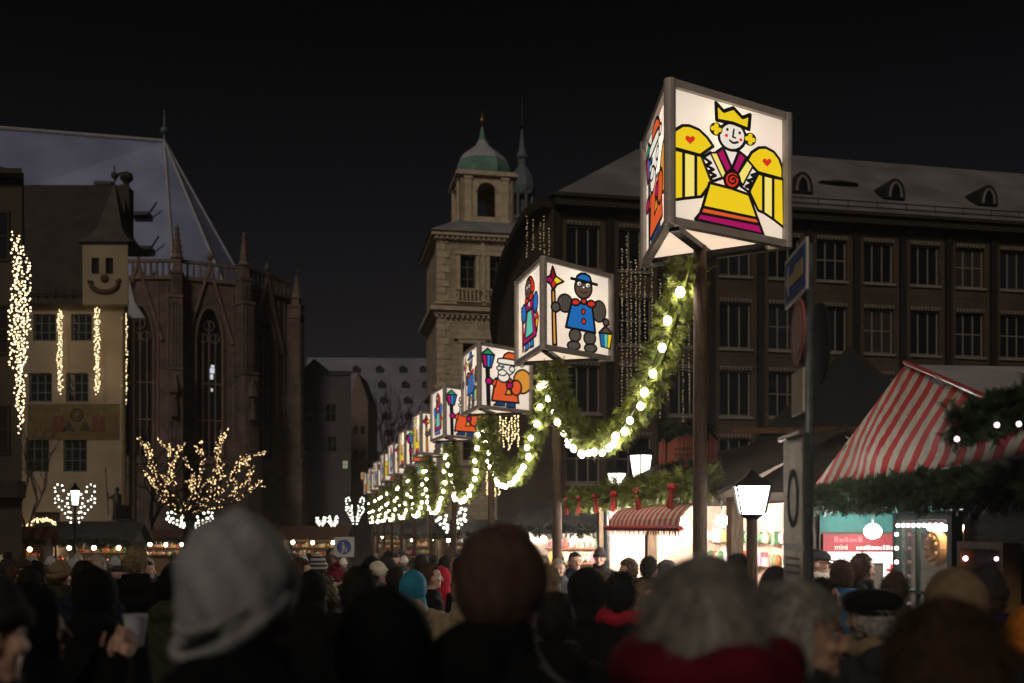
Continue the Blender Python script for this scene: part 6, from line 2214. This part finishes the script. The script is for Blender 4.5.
def person(label, x, y, top, face, cover, cmat, coat, ccol, group=None, scarf=None, pose='down', near=False, glasses=False, tilt=0, arm=None):
    g_ = gz(y)
    s_ = max(.86, min(1.15, (top - g_) / HEADTOP[cover]))
    root = thing('person', label, 'person', (x, y, g_), R(face), group)
    root.scale = (s_ if s_ < 1.02 else 1.02, s_ if s_ < 1.02 else 1.02, s_)
    link('body', BODY[pose], root)
    def part(name, me, mat):
        o = link(name, me, root)
        o.material_slots[0].link = 'OBJECT'; o.material_slots[0].material = CL[mat]
        return o
    part('coat', coat_of(coat, pose), ccol)
    part('trousers', TROUS, rnd.choice(('black', 'navy', 'grey')))
    part('boots', BOOT, rnd.choice(('black', 'brown')))
    hm, nm = head_mesh(cover, cmat)
    ho = link(nm, hm, root)
    if tilt:
        piv = Matrix.Translation((0, 0, 1.6))
        ho.matrix_local = piv @ Matrix.Rotation(R(tilt), 4, 'X') @ piv.inverted()
    if cover in ('beanie', 'bobble', 'beret', 'cap') and near:
        hm2, nm2 = head_mesh('short', 'hair_brown' if cover != 'beret' else 'hair_grey')
        o = link(nm2, hm2, root); o.scale = (.985, .985, .985); o.location = (0, 0, .012)
    if scarf:
        so__ = part('scarf', ME_scarf, scarf)
        if scarf == 'darkred': so__.scale = (1.35, 1.35, 1.2); so__.location = (0, 0, -.25)
    if abs(((face + 180) % 360) - 180) > 50:
        for k in (-1, 1): link('eye', ME_eye[k], root)
    if glasses: link('spectacles', ME_spec, root)
    return root


# (px, py of head top, distance, facing degrees from 'away', cover, colour, coat, coat colour, scarf, pose, label)
NEAR = [
    (236, 504, 2.05, 8, 'slouch', 'greyknit', 'parka', 'black', None, 'down', 'large blurred person from behind in slouchy light grey knit hat, left foreground'),
    (500, 522, 2.65, -52, 'dome', 'brownknit', 'parka', 'black', None, 'down', 'blurred person in round dark brown knit hat and black coat, centre foreground'),
    (706, 553, 2.05, -24, 'bob', 'hair_grey', 'parka', 'darkred', 'darkred', 'front', 'blurred grey-haired person in dark red coat, largest head on the right foreground'),
    (797, 578, 2.75, -98, 'bob', 'hair_grey', 'parka', 'darkgrey', None, 'down', 'elderly person with grey hair in profile, beside the grey-haired person in dark red'),
    (945, 596, 2.1, -12, 'bob', 'hair_brown', 'puffy', 'black', None, 'down', 'blurred dark-haired bare-headed person from behind, right foreground'),
    (956, 566, 4.0, 10, 'dome', 'fawn', 'parka', 'darkgrey', None, 'down', 'person in soft fawn knit hat in front of the framed display case'),
    (870, 584, 4.3, 20, 'beret', 'black', 'parka', 'darkgrey', 'fur', 'down', 'person in black beret with fur collar right of the signpost'),
    (-18, 569, 2.5, -112, 'beanie', 'darkknit', 'parka', 'black', None, 'down', 'man in dark knit hat with visible face cut by the left picture edge'),
    (385, 588, 2.5, 0, 'hood', 'black', 'puffy', 'black', None, 'down', 'black hooded person filling the lower centre foreground'),
    (360, 566, 5.0, -8, 'short', 'hair_dark', 'parka', 'black', None, 'down', 'person with thick dark hair behind the black hooded figure'),
    (136, 546, 8.4, 4, 'short', 'hair_blond', 'puffy', 'black', None, 'down', 'man with short sandy hair and broad black jacket below the lit tree'),
    (95, 567, 5.6, 10, 'hood', 'black', 'parka', 'black', None, 'down', 'person in black hood with dark parka, left of the slouchy grey hat'),
    (621, 572, 5.6, -20, 'short', 'hair_dark', 'long', 'black', 'red', 'down', 'dark-haired person in black coat with bright red scarf'),
    (588, 567, 6.4, -45, 'furhood', 'black', 'parka', 'black', None, 'down', 'person in black fur-trimmed hood left of the red scarf wearer'),
    (413, 570, 8.0, -4, 'hood', 'teal', 'parka', 'beige', None, 'down', 'person in bright teal hood in the centre crowd'),
    (377, 561, 10.5, -60, 'beanie', 'white', 'parka', 'grey', None, 'down', 'person in cream white knit hat in the centre crowd'),
    (440, 566, 11.0, 150, 'hood', 'red', 'parka', 'red', None, 'down', 'person in bright red hood facing the camera in the centre crowd'),
    (318, 554, 10.6, 0, 'beanie', 'stripe', 'parka', 'darkgrey', None, 'down', 'person in black and white striped knit hat'),
    (329, 576, 8.0, 6, 'bobble', 'plaid', 'parka', 'brown', None, 'down', 'person in patterned brown bobble hat left of the dark-haired head'),
    (430, 563, 9.5, -70, 'short', 'hair_brown', 'slim', 'black', None, 'down', 'brown-haired person in black jacket between the teal hood and the red hood'),
    (841, 559, 7.6, 6, 'short', 'hair_brown', 'parka', 'blue', None, 'down', 'brown-haired person in bright blue jacket at the striped stall'),
    (862, 553, 8.6, -60, 'short', 'hair_brown', 'parka', 'black', None, 'down', 'brown-haired man in dark jacket right behind the blue jacket at the striped stall'),
    (817, 549, 9.4, -115, 'cap', 'darkgrey', 'parka', 'grey', 'white', 'down', 'person in flat cap and glasses facing the counter beside the signpost'),
    (823, 578, 6.2, -75, 'long', 'hair_dark', 'parka', 'black', None, 'down', 'dark-haired woman in profile right of the signpost foot'),
    (985, 564, 5.0, 14, 'beanie', 'darkknit', 'parka', 'navy', None, 'down', 'person in dark navy knit hat right of the soft fawn hat'),
    (1030, 606, 3.6, -10, 'beanie', 'orange', 'parka', 'navy', None, 'down', 'person in orange knit hat cut by the right picture edge'),
    (649, 556, 10.5, -30, 'short', 'hair_dark', 'parka', 'black', None, 'down', 'dark-haired person in black jacket in front of the bow stall counter'),
    (600, 547, 15.0, 165, 'beanie', 'darkknit', 'parka', 'black', None, 'down', 'tall person in dark knit hat facing the camera under the stall post'),
    (575, 552, 14, -165, 'short', 'hair_dark', 'parka', 'navy', None, 'down', 'dark-haired person facing the camera just right of the second lantern pole'),
    (628, 558, 12.5, 100, 'curly', 'hair_brown', 'parka', 'olive', None, 'down', 'person with curly brown hair sideways in front of the bow stall'),
    (668, 560, 12.5, -100, 'hood', 'grey', 'parka', 'grey', None, 'down', 'person in grey hood at the counter left of the black first pole'),
    (738, 553, 8.6, 12, 'short', 'hair_dark', 'slim', 'navy', None, 'down', 'dark-haired person below the large square lamp'),
    (645, 580, 6.8, -110, 'long', 'hair_blond', 'parka', 'black', None, 'down', 'fair long-haired woman in profile right of the red scarf wearer'),
    (60, 560, 9.0, -20, 'beanie', 'fawn', 'parka', 'olive', None, 'down', 'person in tan knit hat and olive coat near the left picture edge'),
    (30, 566, 8.0, 15, 'short', 'hair_dark', 'parka', 'navy', None, 'down', 'dark-haired person in navy coat beside the face at the left picture edge'),
    (175, 566, 7.0, -10, 'hood', 'black', 'parka', 'olive', None, 'down', 'person in dark hood and olive parka just left of the slouchy grey hat'),
    (300, 558, 9.2, -60, 'short', 'hair_brown', 'parka', 'darkgrey', None, 'down', 'brown-haired person in profile right of the slouchy grey hat'),
    (312, 570, 7.5, -5, 'hood', 'black', 'parka', 'black', None, 'down', 'person in black hood under the striped knit hat'),
    (395, 567, 9.4, 0, 'short', 'hair_dark', 'parka', 'black', None, 'down', 'dark-haired person between the cream white hat and the teal hood'),
    (466, 572, 7.4, 10, 'hood', 'beige', 'parka', 'beige', None, 'down', 'person in pale beige hood left of the round dark brown hat'),
    (555, 592, 4.4, -6, 'short', 'hair_dark', 'parka', 'black', None, 'down', 'dark-haired person in black jacket right of the round dark brown hat'),
    (28, 584, 3.43, -60, 'hood', 'black', 'puffy', 'black', None, 'raised', 'black hooded person holding up a paper cup with both hands, left foreground'),
    (895, 572, 6.6, -35, 'short', 'hair_brown', 'parka', 'brown', None, 'down', 'brown-haired person in front of the glass showcase'),
    (775, 566, 7.0, -80, 'beanie', 'darkknit', 'parka', 'blue', None, 'down', 'person in dark knit hat and blue jacket left of the tall framed notice'),
]
OCC = []
for px, py, Y, face, cov, cm, coat, cc, scf, pose, lab in NEAR:
    x = (px - 512) / F * Y
    person(lab, x, Y, CZ + (HOR - py) / F * Y, face, cov, cm, coat, cc, None, scf, pose, True, 'glasses' in lab, tilt=-4 if cov == 'slouch' else 0)
    OCC.append((x, Y))
# paper cup
cup = MB(); cup.lathe([(.028, 0), (.040, .105), (.043, .107), (.043, .112), (.036, .113)], (0, 0, 0), 16)
tag(cup.build('paper_cup', pm('cup_white', (.4, .4, .45), (.3, .3, .36)), loc=(-1.66 + .30, 3.43 + .18, 1.575)), 'white and blue paper cup held up by the black hooded person in the left foreground', 'paper cup')

# the packed crowd behind
zones = [(-40, 60, 'by the corner house'), (60, 130, 'below the cream house'), (130, 300, 'below the lit tree'), (300, 350, 'by the brown-roofed stall'), (350, 440, 'under the far lanterns'),
         (440, 545, 'near the third lantern pole'), (545, 700, 'by the bow stall'), (700, 1060, 'near the striped stall')]
covs = [('short', 'hair_dark', 'dark hair'), ('short', 'hair_brown', 'brown hair'), ('short', 'hair_grey', 'grey hair'), ('beanie', 'darkknit', 'a dark knit hat'), ('beanie', 'greyknit', 'a grey knit hat'), ('hood', 'black', 'a black hood'),
        ('hood', 'olive', 'an olive hood'), ('bobble', 'darkknit', 'a dark bobble hat'), ('bobble', 'darkred', 'a dark red bobble hat'), ('long', 'hair_brown', 'long brown hair'), ('long', 'hair_blond', 'long fair hair'), ('cap', 'darkgrey', 'a flat cap'), ('furhood', 'black', 'a fur-trimmed hood'), ('beanie', 'white', 'a pale knit hat')]
coats = ['black', 'navy', 'brown', 'olive', 'grey', 'darkgrey', 'black']
CN = {'black': 'black', 'navy': 'navy', 'brown': 'brown', 'olive': 'olive', 'grey': 'grey', 'darkgrey': 'dark grey'}
rg = random.Random(99)
# stalls and posts to keep clear: (x, y, r)
def blocked(x, y):
    if y < 19 and x > 1.35 + .172 * (18 - y) - .35 and y > 11: return True
    if y <= 11.4 and x > 2.65: return True
    if 21 < y < 34 and x > .1: return True
    for l_ in LANT:
        if (x - l_.x) ** 2 + (y - l_.y) ** 2 < .3: return True
    if x < -14.2 and y > 28.5: return True
    if (x - 2.04) ** 2 + (y - 8.5) ** 2 < .3: return True
    if 43 < y < 48 and -20.8 < x < -16: return True
    return (x - 1.74) ** 2 + (y - 5.8) ** 2 < .3
n_ = 0; tries = 0
while n_ < 120 and tries < 6000:
    tries += 1
    Y = 7.5 + 34 * rg.random() ** 1.6
    px = rg.uniform(-5, 1030) if Y < 11 else rg.uniform(-5, 760)
    x = (px - 512) / F * Y
    if blocked(x, Y): continue
    md = .62 if Y < 14 else .8
    if any((x - a_) ** 2 + (Y - b_) ** 2 < md * md for a_, b_ in OCC): continue
    if px > 545 and Y > 20: continue
    hero = any(abs(px - q[0]) < 16 and Y > 4 and Y < q[2] and q[2] > 7 for q in NEAR)
    if hero: continue
    cov, cm, cw = rg.choice(covs); cc = rg.choice(coats)
    zn = next(z_[2] for z_ in zones if z_[0] <= px + .001 < z_[1] or z_[2].startswith('near the'))
    dist = 'nearer' if Y < 12 else ('middle' if Y < 20 else 'far')
    lab = '%s figure in %s coat with %s, %s' % (dist, CN[cc], cw, zn)
    top = gz(Y) + rg.gauss(1.73, .065)
    face = rg.gauss(0, 25) if rg.random() < .72 else rg.uniform(60, 300)
    person(lab, x, Y, top, face, cov, cm, rg.choice(('parka', 'parka', 'puffy', 'slim')), cc, lab.split(' coat')[0] + 's ' + zn if False else 'packed market crowd', None, 'down')
    OCC.append((x, Y)); n_ += 1

# ================================================================== NIGHT HAZE over the market
hz = MB(); hz.box(-130, 130, -25, 262, -1.7, 62)
hm_ = bpy.data.materials.new('night_haze'); hm_.use_nodes = True
hn = hm_.node_tree
for n_ in list(hn.nodes):
    if n_.type != 'OUTPUT_MATERIAL': hn.nodes.remove(n_)
pv = hn.nodes.new('ShaderNodeVolumePrincipled')
pv.inputs['Color'].default_value = (.88, .83, .82, 1); pv.inputs['Density'].default_value = .0009; pv.inputs['Anisotropy'].default_value = .72
hn.links.new(pv.outputs[0], hn.nodes['Material Output'].inputs['Volume'])
tag(hz.build('haze', hm_), kind='stuff')
scene.cycles.volume_bounces = 0
